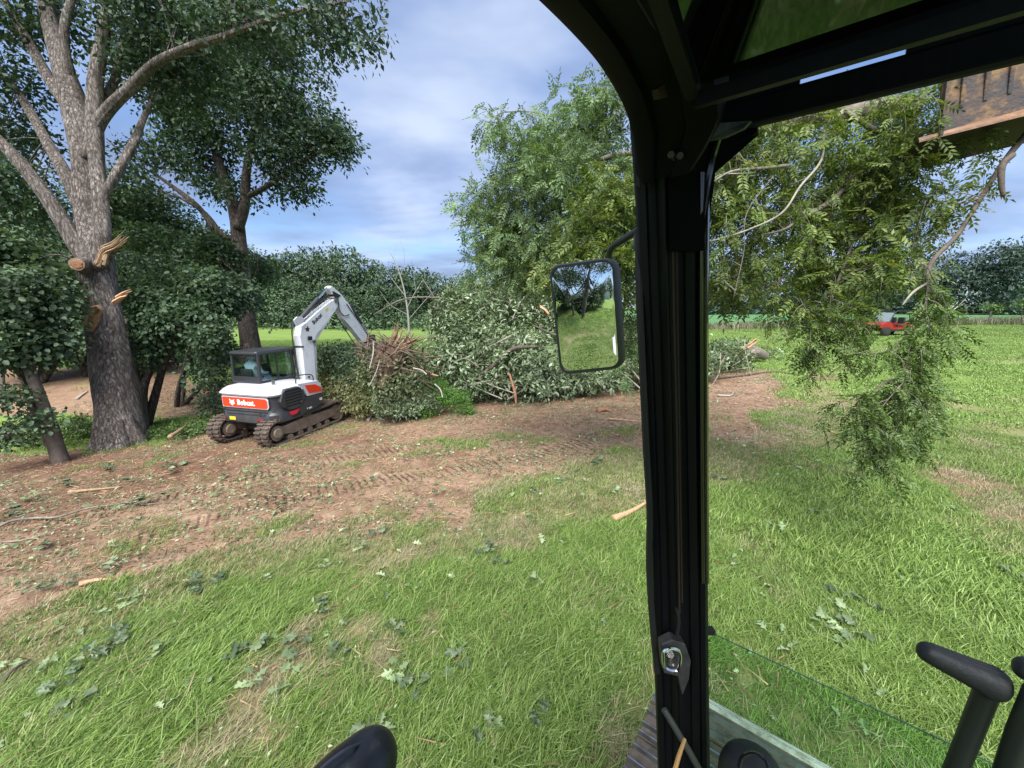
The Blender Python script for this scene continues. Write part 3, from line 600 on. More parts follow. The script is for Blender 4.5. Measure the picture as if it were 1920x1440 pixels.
# understory round the oaks
def bush_tree(name, label, cat, base, ells, nclus, per, cr, size, lm, seed, stems=2, lean=(0, 0), rad=.08, group=None, tmpl=LEAF, gap=.45, gs=.9, bm=None, ntw=30, shell=.45):
    base = np.array(base, float); limbs = []; rs = np.random.RandomState(seed)
    for q in range(stems):
        e = ells[q % len(ells)]; top = e[0]+rs.uniform(-.3, .3, 3)*e[1]
        m = base*.55+top*.45+rs.normal(0, .08, 3)*np.linalg.norm(top-base); limbs.append([(*(base+rs.normal(0, .05, 3)*[1, 1, 0]-[0, 0, .35]), rad), (*m, rad*.75), (*top, rad*.3)])
    return tree(name, label, cat, limbs, ells, int(nclus*1.9), per, cr*.85, size*.70, lm, bm or bark_far, seed, group=group, ntw=ntw, n=9, tmpl=tmpl, gap=gap, gs=gs, shell=shell, twr=.01)
S = lambda u, v: on_ground(u, v)
bush_tree('maple_tree', 'broad leafy young tree filling the left edge on a thin leaning trunk', 'tree', S(100, 835), [E(40, 560, 9.2, 70, 70, 1.0), E(10, 640, 9.0, 60, 50, .9), E(70, 640, 9.3, 45, 40, .8), E(0, 480, 9.6, 70, 50, 1), E(80, 520, 9.8, 35, 40, .6)], 520, 13, .2, .165, lf_shade, 21, stems=2, rad=.12, tmpl=BROAD)
bush_tree('sapling', 'low leafy sprout with pale leaves at the far left edge', 'sapling', S(10, 800), [E(15, 745, 8.8, 40, 30, .5), E(10, 815, 8.8, 60, 20, .6), E(60, 790, 8.9, 30, 20, .4)], 60, 12, .15, .13, lf_shade, 22, tmpl=BROAD, rad=.03)
bush_tree('understory_tree', 'dense dark tree right of the big oak, drooping over the bank', 'tree', S(268, 800), [E(325, 560, 12.6, 60, 70, 1.3), E(355, 620, 12.3, 60, 55, 1.1), E(300, 640, 12.3, 40, 50, .8), E(275, 480, 13.5, 35, 50, .9), E(340, 695, 12, 50, 22, .8), E(380, 550, 13, 55, 50, 1), E(310, 470, 13.5, 60, 40, 1)], 900, 16, .26, .17, lf_shade, 23, stems=3, rad=.14, tmpl=BROAD)
bush_tree('understory_tree', 'tree with airy spreading branches just left of the digger cab', 'tree', S(330, 760), [E(410, 590, 14, 40, 40, 1.1), E(470, 545, 14.5, 40, 30, .9), E(385, 650, 13.6, 35, 30, .8), E(500, 585, 14.6, 38, 12, .7), E(390, 490, 15, 60, 45, 1)], 300, 13, .28, .18, lf_shade, 24, stems=3, rad=.09, tmpl=BROAD)
for q, (bu, bv, ee, lab) in enumerate([
        ((60), 720, [(50, 430, 17, 100, 80), (20, 350, 17, 60, 60), (120, 500, 16.5, 60, 70), (40, 560, 16.5, 90, 60)], 'dark tree crown behind the leaning trunk at the left edge'),
        ((170), 705, [(200, 420, 18, 80, 80), (240, 360, 18, 50, 50), (160, 520, 17, 70, 70), (250, 500, 17.5, 70, 60), (90, 620, 16.5, 90, 40)], 'dark leafy tree directly behind the big oak trunk'),
        ((330), 700, [(310, 420, 20, 65, 60), (360, 470, 20, 60, 60), (300, 520, 19, 70, 60), (400, 500, 21, 50, 55), (250, 400, 20, 40, 40)], 'rounded dark tree between the two oaks'),
        ((420), 690, [(420, 510, 24, 45, 50), (400, 470, 25, 50, 40), (480, 505, 26, 35, 30), (400, 560, 24, 30, 25)], 'dark bushy tree around the trunk of the second oak'),
        ((230), 700, [(230, 620, 17, 80, 35), (60, 650, 16.5, 80, 20), (340, 625, 18, 50, 30)], 'low dark thicket along the top of the dirt bank')]):
    bush_tree('understory_tree', lab, 'tree', S(bu, bv), [E(a, b, c_, r1, r2, 1.8) for a, b, c_, r1, r2 in ee], 700, 15, .38, .24, lf_shade, 40+q, stems=3, rad=.16, gap=.33, gs=.7, tmpl=LEAF)
thin = mat('trunk_dark', (.07, .055, .045), .9, c2=(.14, .11, .09), nscale=6, bump=.5)
for q, (pts, lab) in enumerate([([(270, 840, 12.2, .18), (268, 805, 12.2, .16), (262, 740, 12.2, .14), (250, 690, 12.3, .12), (235, 600, 12.6, .1)], None), ([(118, 880, 9.4, .17), (105, 838, 9.4, .14), (85, 770, 9.3, .12), (60, 705, 9.2, .11), (45, 650, 9.2, .09), (35, 560, 9.3, .06)], None),
                                 ([(14, 770, 12.8, .09), (6, 740, 12.8, .08), (4, 700, 12.9, .06), (10, 600, 13, .04)], None)]):
    l = px_limb(pts); b0 = np.array(l[0][:3]); l = np.array(l); o = MB().tube(l[:, :3], l[:, 3], n=10, bumpy=.1, seed=q).build('bare_trunk', thin, smooth=True, autosmooth=False)
    tag(o, ['dark slim trunk standing close behind the right side of the big oak', 'thin leaning trunk left of the big oak, foot in the ditch', 'thinnest bare stem at the left frame edge'][q], 'tree trunk')

# far woods, left
rs = np.random.RandomState(70)
def far_crown_mesh(seed, lm, H=12, W=5, n=420, per=13, size=.55, name='crown'):
    r = np.random.RandomState(seed); ells = [(np.array([0, 0, H*.54]), np.array([W*.8, W*.8, H*.45]))]
    for q in range(9):
        a = r.uniform(0, 6.28); ells.append((np.array([math.cos(a)*W*.6, math.sin(a)*W*.6, H*r.uniform(.12, .82)]), np.array([W*.42, W*.42, H*.13])*r.uniform(.7, 1.2)))
    cen = sample_ellipsoids(ells, n, r, .35, .36, .35); V, F = leaf_mass(cen, per, .5, size, r, LEAF, .2)
    me = bpy.data.meshes.new(name); me.from_pydata(V.tolist(), [], F.tolist()); me.materials.append(lm); return me
def far_trunk_mesh(H=12):
    mb = MB(); mb.tube([(0, 0, -1), (0, .1, H*.3), (.2, 0, H*.6)], [.28, .22, .1], n=7, sub=2)
    for a in (0, 2.1, 4.3): mb.tube([(0, 0, H*.3), (math.cos(a)*1.2, math.sin(a)*1.2, H*.5), (math.cos(a)*2.5, math.sin(a)*2.5, H*.68)], [.12, .09, .04], n=5, sub=2)
    o = mb.build('trunk', bark_far); me = o.data; bpy.data.objects.remove(o); return me
FM = [far_crown_mesh(s, lf_far) for s in (1, 2, 3, 4)]; FMR = [far_crown_mesh(s, lf_right) for s in (5, 6, 7)]; FT = far_trunk_mesh()
def far_tree(u, v_top, d, k, width, label, group, right=False, xy=None):
    if xy is None: q = P(u, 590, d); x, y = q[0], q[1]; ztop = P(u, v_top, d)[2]
    else: x, y = xy; ztop = v_top
    z = gz(x, y); h = ztop-z
    root = empty('tree', (x, y, z), rz=rs.uniform(0, 6.28), label=label, cat='tree', group=group); root.scale = (width, width, h/12.2)
    for nm, me in (('trunk', FT), ('crown', (FMR if right else FM)[k % (3 if right else 4)])):
        o = bpy.data.objects.new(nm, me); COL.objects.link(o); o.parent = root
    return root
WL = ['wood tree hidden mostly behind the big oak trunk', 'wood tree between the big oak and the second oak, left one', 'wood tree between the two oaks, right one', 'wood tree left of the second oak trunk', 'wood tree right beside the second oak trunk', 'low crown in the wood dipping right of the second oak', 'wood crown above the digger cab', 'wood crown above the peak of the digger boom',
      'highest rounded wood crown right of the digger boom', 'wood crown sloping down left of the dead pale tree', 'wood tree directly behind the dead pale tree', 'wood crown right of the dead pale tree', 'small far wood crown left of the blue gap', 'lowest distant wood crown before the hanging tree', 'distant wood tree at the left rim of the hanging tree', 'distant wood tree above the brush heap, left of the mirror',
      'front row wood tree above the digger knee', 'front row wood tree behind the digger stick', 'front row wood tree above the root ball', 'front row wood tree by the second oak trunk', 'low front tree framed inside the digger boom', 'low front tree right of the digger stick', 'front row tree at the dead tree foot', 'far tree behind the mirror left edge', 'far tree behind the mirror', 'far tree between mirror and pillar']
for q, (u, vt, d, w) in enumerate([(215, 410, 62, .9), (290, 385, 60, 1.0), (350, 405, 66, 1.0), (420, 420, 66, 1.0), (470, 448, 66, .9), (515, 468, 68, .9), (556, 462, 66, .85), (600, 452, 70, .95), (650, 446, 66, .95), (695, 470, 68, .85), (735, 492, 72, .8), (775, 490, 74, .85), (815, 500, 78, .85), (860, 508, 80, .85), (905, 498, 84, .9), (955, 505, 86, 1), (540, 510, 60, .7), (625, 520, 60, .75), (700, 525, 62, .7), (470, 520, 60, .7), (580, 540, 58, .6), (660, 545, 58, .6), (745, 530, 64, .7), (1000, 510, 88, 1), (1060, 500, 90, 1), (1130, 505, 92, 1)]):
    far_tree(u, vt, d, q, w, WL[q], 'trees of the wood beyond the meadow')
for q, (u, vt, d, w) in enumerate([(1350, 480, 95, 1), (1420, 470, 95, 1.1), (1500, 480, 96, 1.1), (1580, 474, 95, 1.1), (1650, 490, 96, 1), (1720, 480, 95, 1)]):
    far_tree(u, vt, d, q, w, 'hedgerow tree seen through the hanging leaves, '+['beside the pillar', 'right of the heap tip', 'above the short hanging tip', 'left of the red buggy', 'above the red buggy', 'by the longest hanging limb'][q], 'hedgerow trees beyond the crop field', True)
for q, (u, vt, d, w, lab) in enumerate([(1785, 462, 92, 1.0, 'rounded dark tree right of the hanging branch, lower than its neighbour'), (1850, 438, 90, 1.15, 'tallest round-topped dark tree beyond the crop field at the right'), (1905, 455, 92, 1.0, 'dark tree at the right edge beyond the crop field'), (1975, 450, 92, 1.1, 'dark hedgerow tree just outside the right edge')]):
    far_tree(u, vt, d, q, w, lab, 'hedgerow trees beyond the crop field', True)
# wood continuing out of the frame
Vs, Fs, nn = [], [], 0
r2 = np.random.RandomState(5)
wc = []
for q in range(90):
    a = np.radians(r2.uniform(-62, -165) if q < 55 else r2.uniform(56, 120)); R = r2.uniform(75, 95)
    x, y = R*math.sin(a), R*math.cos(a); z0 = float(G0(x, y)); hh = r2.uniform(7, 11)
    wc.append((np.array([x, y, z0+hh*.5]), np.array([5, 5, hh*.52])))
cen = sample_ellipsoids(wc, 4500, r2, .35, .3, .3); V, F = leaf_mass(cen, 8, .9, 1.0, r2)
tag(mesh_np('woodland', V, F, lf_far), 'unbroken belt of woodland round the fields', kind='stuff')
# undergrowth at foot of the left wood
cen = np.array([P(u, 606+6*math.sin(u*.05), 60+5*math.sin(u)) for u in r2.uniform(180, 980, 900)])+r2.normal(0, 1, (900, 3))*[1.5, 1.5, .7]
V, F = leaf_mass(cen, 10, .6, .5, r2); tag(mesh_np('forest_undergrowth', V, F, lf_far), 'dark undergrowth along the foot of the wood', kind='stuff')
# dead pale tree
px_thin = lambda p: px_limb(p, .5)
dl = [px_thin([(768, 640, 42, .3), (765, 590, 42, .22), (758, 545, 42, .16), (745, 500, 42, .1), (728, 468, 42, .03)])]
for pts in [[(762, 580, 42, .12), (780, 545, 42, .08), (800, 515, 42, .02)], [(760, 555, 42, .1), (740, 530, 42, .07), (722, 505, 42, .02)], [(750, 520, 42, .08), (758, 490, 42, .05), (756, 462, 42, .02)], [(766, 600, 42, .1), (800, 560, 42, .07), (822, 540, 42, .02)], [(745, 500, 42, .06), (738, 482, 42, .03), (745, 455, 42, .015)], [(740, 530, 42, .05), (745, 505, 42, .03), (736, 480, 42, .015)], [(780, 545, 42, .05), (776, 515, 42, .03), (784, 492, 42, .015)], [(764, 590, 42, .07), (730, 570, 42, .05), (712, 545, 42, .02)], [(758, 470, 42, .03), (750, 452, 42, .015), (752, 440, 42, .01)]]: dl.append(px_thin(pts))
tree('dead_tree', 'leafless pale grey tree standing before the far wood', 'dead tree', dl, [], 0, 0, 0, 0, lf_far, mat('dead_grey_bark', (.17, .165, .155), .9, c2=(.30, .29, .27), nscale=5), 6, n=7)
# ------------------------------------------------------------------ brush heap
rs = np.random.RandomState(33)
heap = empty('brush_heap', on_ground(960, 755), label='long heap of cut leafy branches piled behind the mirror', cat='brush pile'); hb = np.array(heap.location)
he = [E(860, 600, 15.5, 60, 55, 1.4), E(940, 590, 16, 70, 50, 1.5), E(1020, 600, 16, 80, 55, 1.5), E(1110, 620, 16, 90, 55, 1.4), E(1180, 650, 15.5, 70, 50, 1.2), E(900, 660, 14.6, 100, 60, 1.3), E(1000, 680, 14.3, 110, 55, 1.2), E(1110, 690, 14.2, 90, 40, 1), E(960, 725, 13.6, 110, 30, .8), E(850, 700, 13.8, 70, 50, 1),
      E(1200, 695, 14.2, 60, 28, .9), E(1290, 680, 15.5, 70, 24, 1.0), E(1360, 672, 17, 48, 30, 1), E(850, 565, 16.2, 40, 28, .8), E(970, 555, 16.5, 50, 25, .8), E(905, 555, 16.4, 40, 25, .8), E(1040, 570, 16.2, 50, 25, .8)]
cen = sample_ellipsoids(he, 4300, rs, .35, .395, 1.1); V, F = leaf_mass(cen-hb, 14, .19, .18, rs, NARROW, .15, .5)
mesh_np('foliage', V, F, lf_pile, heap)['kind'] = 'stuff'
mb = MB()
for q in range(170):
    e = he[rs.randint(len(he))]; a = e[0]+rs.uniform(-.8, .8, 3)*e[1]; d = rs.normal(0, 1, 3)*[1, .5, .45]; d /= np.linalg.norm(d); L = rs.uniform(.6, 2.2)
    mb.tube([a-d*L/2, a+rs.normal(0, .08, 3), a+d*L/2+rs.normal(0, .12, 3)], [rs.uniform(.015, .045), .02, .006], n=5, sub=3, cap=False)
V0 = np.vstack(mb.V)-hb; mb.V = [V0]; mb.build('sticks', mat('pale_stick_bark', (.16, .14, .11), .85, c2=(.38, .34, .28), nscale=6), heap, smooth=True, autosmooth=False)['kind'] = 'stuff'
# larger limbs in the heap, each its own part
for pts, m_ in [([(870, 720, 13.5, .05), (920, 690, 13.4, .06), (960, 655, 13.4, .07), (1010, 650, 13.6, .05)], thin), ([(1000, 610, 14.4, .03), (1060, 632, 14.2, .05), (1200, 640, 14, .06)], thin), ([(1200, 616, 14, .06), (1110, 622, 14.1, .06), (1040, 628, 14.4, .05)], bark_thin), ([(910, 635, 14, .02), (950, 645, 13.9, .03), (975, 655, 13.8, .03)], bark_dead),
                ([(960, 600, 14.6, .015), (980, 560, 15, .02), (1010, 540, 15.2, .01)], bark_dead), ([(700, 590, 14, .015), (760, 560, 14.5, .03), (840, 560, 15, .03), (920, 575, 15.4, .02)], bark_thin), ([(955, 700, 13, .03), (965, 735, 12.9, .05), (968, 760, 12.8, .03)], wood_heart), ([(790, 690, 12.7, .04), (810, 702, 12.7, .05), (822, 705, 12.6, .02)], wood_orange),
                ([(840, 690, 13.0, .02), (870, 672, 13.2, .03), (900, 690, 13.1, .02)], bark_thin)]:
    l = np.array(px_limb(pts)); MB().tube(l[:, :3]-hb, l[:, 3], n=8, bumpy=.1).build('limb', m_, heap, smooth=True, autosmooth=False)
mb = MB(); splinters(mb, [P(1010, 575, 14.5)-hb, P(1022, 582, 14.4)-hb, P(1032, 592, 14.3)-hb], .04, rs, 6); mb.build('splintered_end', wood_orange, heap, smooth=True)
# root ball held by the compact digger
rb = empty('root_ball', P(730, 680, 11.6), label='torn-up stump with tangled roots and earth in the grip of the digger', cat='root ball'); rbb = np.array(rb.location)
mb = MB(); ctr = P(735, 672, 12)
for q in range(240):
    a = ctr+rs.normal(0, 1, 3)*[.42, .28, .24]; d = rs.normal(0, 1, 3)*[1, .6, .8]; d /= np.linalg.norm(d); L = rs.uniform(.3, 1.0)
    mb.tube([a, a+d*L*.5+rs.normal(0, .1, 3), a+d*L+rs.normal(0, .15, 3)+[0, 0, -.1]], [rs.uniform(.012, .035), .015, .004], n=4, sub=3, cap=False)
mb.V = [np.vstack(mb.V)-rbb]; mb.build('roots', mat('root_brown', (.07, .048, .035), .9, c2=(.20, .15, .11), nscale=6), rb, smooth=True, autosmooth=False)['kind'] = 'stuff'
mb = MB()
for p0, p1 in [((730, 650), (748, 605)), ((735, 655), (758, 612)), ((745, 655), (770, 618)), ((722, 655), (738, 620)), ((750, 650), (790, 630)), ((745, 660), (785, 640)), ((735, 640), (742, 604)), ((755, 650), (778, 622))]:
    splinters(mb, [P(*p0, 11.8)-rbb, P((p0[0]+p1[0])/2+3, (p0[1]+p1[1])/2, 11.7)-rbb, P(*p1, 11.6)-rbb], .03, rs, 3)
mb.build('splintered_wood', mat('splinter_tan', (.32, .21, .13), .85, c2=(.18, .11, .07), nscale=8, c3=(.45, .33, .22)), rb, smooth=True)
mb = MB(); mb.tube([P(718, 735, 11.8)-rbb, P(722, 700, 12)-rbb, P(735, 668, 12.1)-rbb, P(745, 640, 12.1)-rbb], [.2, .42, .48, .25], n=14, sub=4, bumpy=.25); mb.build('soil_clump', mat('root_soil', (.06, .035, .025), .95, c2=(.16, .10, .07), nscale=7, bump=1, bscale=12), rb, smooth=True, autosmooth=False)
cen = sample_ellipsoids([E(700, 690, 12, 45, 45, .7), E(760, 700, 12, 50, 50, .7), E(740, 730, 11.7, 60, 30, .6)], 330, rs, .4, .3, 1.5); V, F = leaf_mass(cen-rbb, 10, .16, .12, rs); mesh_np('foliage', V, F, leafmat('dull_leaves', (.05, .075, .03), (.09, .12, .055), (.15, .17, .10), .2), rb)['kind'] = 'stuff'
for (p0, p1, r_) in [((692, 725), (712, 675), .012), ((700, 640), (693, 690), .015), ((775, 690), (800, 702), .02), ((815, 720), (830, 745), .02)]:
    mb = MB(); mb.tube([P(*p0, 11.3)-rbb, (P(*p0, 11.3)+P(*p1, 11.2))/2-rbb+[.05, 0, .03], P(*p1, 11.2)-rbb], r_, n=5).build('loose_root', bark_dead, rb, smooth=True)
lf_ditch = leafmat('ditch_leaves', (.05, .10, .025), (.08, .15, .04), (.13, .21, .07), .25, clump=2)
# shrubs left of and under the root ball
def shrub(label, ells, n, lm, seed, size=.12, per=12, cr=.16, base=None, rad=.02, stems=5, name='shrub', cat='shrub', tm=LEAF):
    c = np.mean([e[0] for e in ells], 0); b = base if base is not None else np.array([c[0], c[1], gz(c[0], c[1])])
    return bush_tree(name, label, cat, b, ells, n, per, cr, size, lm, seed, stems=stems, rad=rad, gap=.3, gs=1.4, tmpl=tm, bm=bark_thin, ntw=25)
shrub('dark tangled shrub behind the digger boom', [E(640, 670, 14, 55, 28, .9), E(600, 680, 14.5, 50, 25, .8), E(680, 690, 13.6, 50, 40, .9)], 380, lf_shade, 51, .15)
shrub('olive undergrowth between the digger tracks and the root ball', [E(650, 740, 13, 60, 35, .8), E(690, 750, 12.5, 45, 30, .7), E(620, 720, 14, 50, 30, .8)], 330, leafmat('olive_leaves', (.06, .07, .025), (.12, .13, .05), (.20, .20, .09), .2), 52, .13)
shrub('bright green weed clump at the foot of the brush heap', [E(850, 745, 12.4, 32, 22, .45), E(875, 765, 12.2, 18, 12, .3), E(820, 725, 12.6, 22, 18, .4), E(790, 770, 12.1, 30, 8, .3)], 260, lf_weed, 53, .075, 12, .09, stems=3, rad=.008, name='weed_clump', cat='weeds')
shrub('grey-green cut foliage spilling beside the bright weed clump', [E(745, 765, 11.8, 45, 15, .4), E(790, 750, 12.2, 40, 25, .5), E(720, 750, 12.2, 30, 22, .4)], 240, lf_pile, 54, .10, 12, .12, stems=3, rad=.01)
shrub('green weeds in the ditch right of the big oak', [E(330, 810, 11.4, 60, 16, .5), E(390, 800, 11.6, 50, 16, .5)], 170, lf_ditch, 55, .1, 10, .14, stems=2, rad=.008, name='ditch_weeds', cat='weeds')
shrub('green weeds in the ditch left of the big oak', [E(140, 800, 11.6, 40, 22, .5), E(60, 820, 11.0, 30, 14, .4)], 140, lf_ditch, 56, .1, 10, .14, stems=2, rad=.008, name='ditch_weeds', cat='weeds')
shrub('tall dark brush on the dirt bank behind the digger cab', [E(408, 715, 13.5, 22, 36, .6), E(395, 755, 13, 22, 20, .5)], 90, lf_shade, 57, .14)
# torn stump end right of the cab pillar
st = empty('split_stump', on_ground(1405, 662), label='torn orange stump end lying at the right tip of the brush heap', cat='stump'); sb = np.array(st.location)
mb = MB(); splinters(mb, [P(1372, 668, 19)-sb, P(1395, 656, 18.8)-sb, P(1418, 640, 18.6)-sb], .12, rs, 16); mb.build('splinters', wood_orange, st, smooth=True)
MB().tube([P(1435, 668, 19.2)-sb, P(1412, 660, 19)-sb, P(1390, 664, 19)-sb], [.2, .3, .22], n=12, bumpy=.15).build('log', bark_thin, st, smooth=True)
cen = sample_ellipsoids([E(1350, 680, 18, 40, 25, .8), E(1440, 660, 20, 30, 8, .6), E(1370, 650, 20, 40, 20, .8)], 200, rs, .4, .3, 1.4); V, F = leaf_mass(cen-sb, 12, .2, .16, rs); mesh_np('foliage', V, F, lf_pile, st)['kind'] = 'stuff'
# ground litter
n = 80000; x, y = annulus(n, 3.5, 22, -58, 40)
dmk = dirt_mask(x, y); keep = (rs.uniform(0, 1, n) < .25+.7*dmk)*(fbm(x*1.1, y*1.1, 41, 3) > .47); x, y = x[keep], y[keep]; z = G(x, y)
d = rs.normal(0, 1, (len(x), 3))*[1, 1, .25]; V, F = instances(LEAF[0], LEAF[1], np.c_[x, y, z+.02], rotframes(d, rs, jitter=.5), rs.uniform(.02, .075, len(x)))
tag(mesh_np('leaf_litter', V, F, lf_pile), 'shredded grey-green leaves strewn over scraped soil', kind='stuff')
n = 80000; x, y = annulus(n, 2, 21, -60, 45); dmk = dirt_mask(x, y); keep = rs.uniform(0, 1, n) < .12+.9*dmk; x, y = x[keep], y[keep]; z = G(x, y)
d = rs.normal(0, 1, (len(x), 3))*[1, .6, .15]; V, F = instances(np.array([[0, .07, .02], [0, -.07, .02], [1, 0, .03], [.5, 0, .09]]), [[0, 1, 3], [1, 2, 3], [2, 0, 3]], np.c_[x, y, z+.008], rotframes(d, rs, jitter=.3), rs.uniform(.03, .14, len(x)))
tag(mesh_np('wood_chips', V, F, lf_brown), 'brown chips, straw and splinters on bare soil', kind='stuff')
n = 5200; x, y = annulus(n, 1.6, 9, -62, 45); z = G(x, y); kk = fbm(x*.9, y*.9, 88, 3) > .47; x, y, z = x[kk], y[kk], z[kk]
d = rs.normal(0, 1, (len(x), 3))*[1, 1, .3]; V, F = instances(*NARROW, np.c_[x, y, z+.04], rotframes(d, rs, jitter=.6), rs.uniform(.02, .05, len(x)))
tag(mesh_np('lawn_litter', V, F, lf_fall), 'torn bits of pale leaf caught in the lawn grass', kind='stuff')
n = 2600; x, y = annulus(n, 1.6, 12, -62, 45); z = G(x, y)
d = rs.normal(0, 1, (n, 3))*[1, .8, .1]; V, F = instances(np.array([[0, .03, 0], [0, -.03, 0], [1, 0, .02], [.5, 0, .05]]), [[0, 1, 3], [1, 2, 3], [2, 0, 3]], np.c_[x, y, z+.04], rotframes(d, rs, jitter=.3), rs.uniform(.05, .22, n))
tag(mesh_np('twig_litter', V, F, lf_brown), 'thin broken twigs lying in the grass', kind='stuff')
n = 420; x, y = annulus(n, 1.7, 9.5, -62, 45); kk = fbm(x*.8, y*.8, 98, 3) > .46; x, y = x[kk], y[kk]; z = G(x, y); d = rs.normal(0, 1, (len(x), 3))*[1, 1, .25]; OC = (OAK[0]*[1, 1, 1.6]+np.c_[OAK[0][:, 0]*0, OAK[0][:, 0]*0, -.25*OAK[0][:, 0]**2], OAK[1])
V, F = instances(*OC, np.c_[x, y, z+.06], rotframes(d, rs, jitter=.45), rs.uniform(.05, .13, len(x))); tag(mesh_np('loose_leaves', V, F, lf_fall), 'single curled pale oak leaves half sunk in the grass', kind='stuff')
# leafy sprigs on the lawn
def sprig(seed, lm, nleaf, oak=True, size=.12):
    r = np.random.RandomState(seed); mb = MB(); mb.tube([(-.16, 0, .03), (0, .02, .05), (.14, .0, .04)], [.004, .003, .002], n=4, sub=2)
    V, F = [], []; pos = np.c_[r.uniform(-.1, .16, nleaf), r.normal(0, .025, nleaf), r.uniform(.03, .08, nleaf)]
    d = np.c_[r.uniform(-.2, 1, nleaf), r.normal(0, 1, nleaf), r.uniform(-.1, .35, nleaf)]
    V, F = instances(*(OAK if oak else LEAF), pos, rotframes(d, r, jitter=.35), size*r.uniform(.7, 1.2, nleaf))
    mb.add(V, F); o = mb.build('leafy_sprig', lm); me = o.data; bpy.data.objects.remove(o); return me
SPR = [sprig(1, lf_fall, 5), sprig(2, lf_fall, 7), sprig(3, lf_fall2, 9), sprig(4, lf_fall2, 13, size=.1), sprig(5, lf_fall, 3), sprig(6, lf_fall2, 16, False, .09)]
LAB = {0: 'small pale oak sprig with a few lobed leaves on the grass', 1: 'pale leafy oak sprig lying on the grass', 2: 'dark green oak sprig lying on the lawn', 3: 'dense dark clump of torn oak leaves on the ground', 4: 'pair of loose light green oak leaves on the grass', 5: 'shredded dark leafy twig on the ground'}
uniq = {(925, 1360): 'oak sprig with upright silvery leaves near the bottom edge, left of the steel track', (505, 1095): 'brightest pale sprig at the meeting of soil and lawn'}
spots = [(300, 1235, 0, 1.3), (560, 1215, 2, 1.2), (600, 1140, 3, 1.1), (500, 1095, 0, 1.1), (610, 1070, 1, .9), (400, 1100, 3, 1.6), (370, 1105, 3, 1.4), (250, 1130, 1, 1.2), (190, 1160, 0, 1.1), (230, 1215, 3, 1.3), (200, 1240, 3, 1.2), (160, 1250, 2, 1.3), (450, 1240, 3, 1.4), (480, 1290, 1, 1.1), (525, 1300, 4, 1.3), (370, 1290, 4, 1.1), (870, 1235, 4, 1.2), (860, 1250, 2, 1.1), (750, 1270, 1, 1.1), (780, 1290, 2, 1.0), (740, 1190, 2, 1.), (635, 1235, 2, 1.0), (1000, 1095, 1, 1.0), (700, 1010, 3, 1.2), (680, 1030, 1, 1.0), (920, 1030, 5, 1.3), (940, 1060, 2, 1.1), (900, 1040, 3, 1.0), (995, 970, 4, 1.2), (290, 945, 5, 2.6), (330, 885, 5, 1.8), (320, 880, 3, 2.), (210, 885, 3, 1.8), (475, 890, 1, 1.9), (410, 930, 4, 1.6), (170, 955, 4, 1.5), (60, 940, 1, 1.8), (20, 965, 3, 1.8), (80, 1035, 5, 1.5), (60, 1110, 5, 1.3), (120, 1095, 2, 1.2), (360, 1010, 4, 1.2), (215, 1065, 5, 1.4), (530, 960, 3, 1.1), (820, 935, 3, 1.2), (1380, 1060, 4, 1.), (1540, 1180, 1, 1.2), (1580, 1160, 1, 1.1), (1600, 1195, 2, 1.2), (1480, 1215, 4, 1.0), (1560, 1215, 4, 1.2), (1640, 1150, 3, 1.1), (1530, 970, 4, 1.3), (1450, 990, 4, 1.1), (1640, 1300, 4, 1.1), (1610, 1370, 4, 1.), (1560, 1120, 3, 1.1), (1010, 1340, 3, 1.0), (925, 1370, 0, 1.0), (715, 1375, 1, 1.0), (690, 1385, 2, 1.0), (900, 1400, 3, .9), (1130, 1180, 4, .7), (1090, 1040, 4, .9), (640, 1180, 4, .9), (130, 1290, 2, 1.1), (150, 1330, 2, 1.1), (90, 1260, 0, 1.0), (1700, 1100, 4, 1.), (1900, 1090, 2, 1.2), (1780, 960, 4, 1.2), (420, 900, 5, 1.5), (560, 895, 4, 1.4), (250, 905, 5, 1.5), (120, 910, 3, 1.6), (700, 905, 5, 1.2), (1340, 900, 3, 1.3), (1050, 905, 5, 1.2), (1120, 870, 3, 1.5), (1000, 930, 5, 1.2), (1160, 930, 4, 1.1)]
LM = [(230, 840, 'the big oak foot'), (520, 850, 'the digger tracks'), (150, 960, 'the long bare branch'), (680, 1400, 'the black armrest'), (1240, 980, 'the middle of the cab pillar'), (1262, 1235, 'the pillar latch'), (560, 1290, 'the brown dry patch'), (1760, 1230, 'the nearest lever grip'), (1650, 870, 'the hanging twig tip'),
      (1180, 965, 'the orange bark shard'), (30, 1255, 'the dark crooked stick'), (180, 1090, 'the reddish bark strip'), (660, 1050, 'the soil edge in mid lawn'), (860, 780, 'the bright weed clump'), (1560, 1180, 'the leaf patch seen right of the pillar'), (1030, 1080, 'the open lawn centre')]
used_lab = {}
def spot_label(u, v, k):
    lu, lv, ln = min(LM, key=lambda m: (m[0]-u)**2+(1.6*(m[1]-v))**2); dd = math.hypot(lu-u, lv-v)
    w_ = ('right of' if u > lu else 'left of') if abs(u-lu) > abs(v-lv) else ('in front of' if v > lv else 'just beyond')
    base = {0: 'small pale oak sprig', 1: 'pale leafy oak sprig', 2: 'dark green oak sprig', 3: 'dense dark torn leaf clump', 4: 'loose light green oak leaves', 5: 'shredded dark leafy twig'}[k]
    lab = ('%s %s %s' % (base, w_, ln)); n_ = used_lab.get(lab, 0); used_lab[lab] = n_+1
    return lab if n_ == 0 else lab+[', second one', ', third one', ', fourth one', ', fifth one'][min(n_-1, 3)]
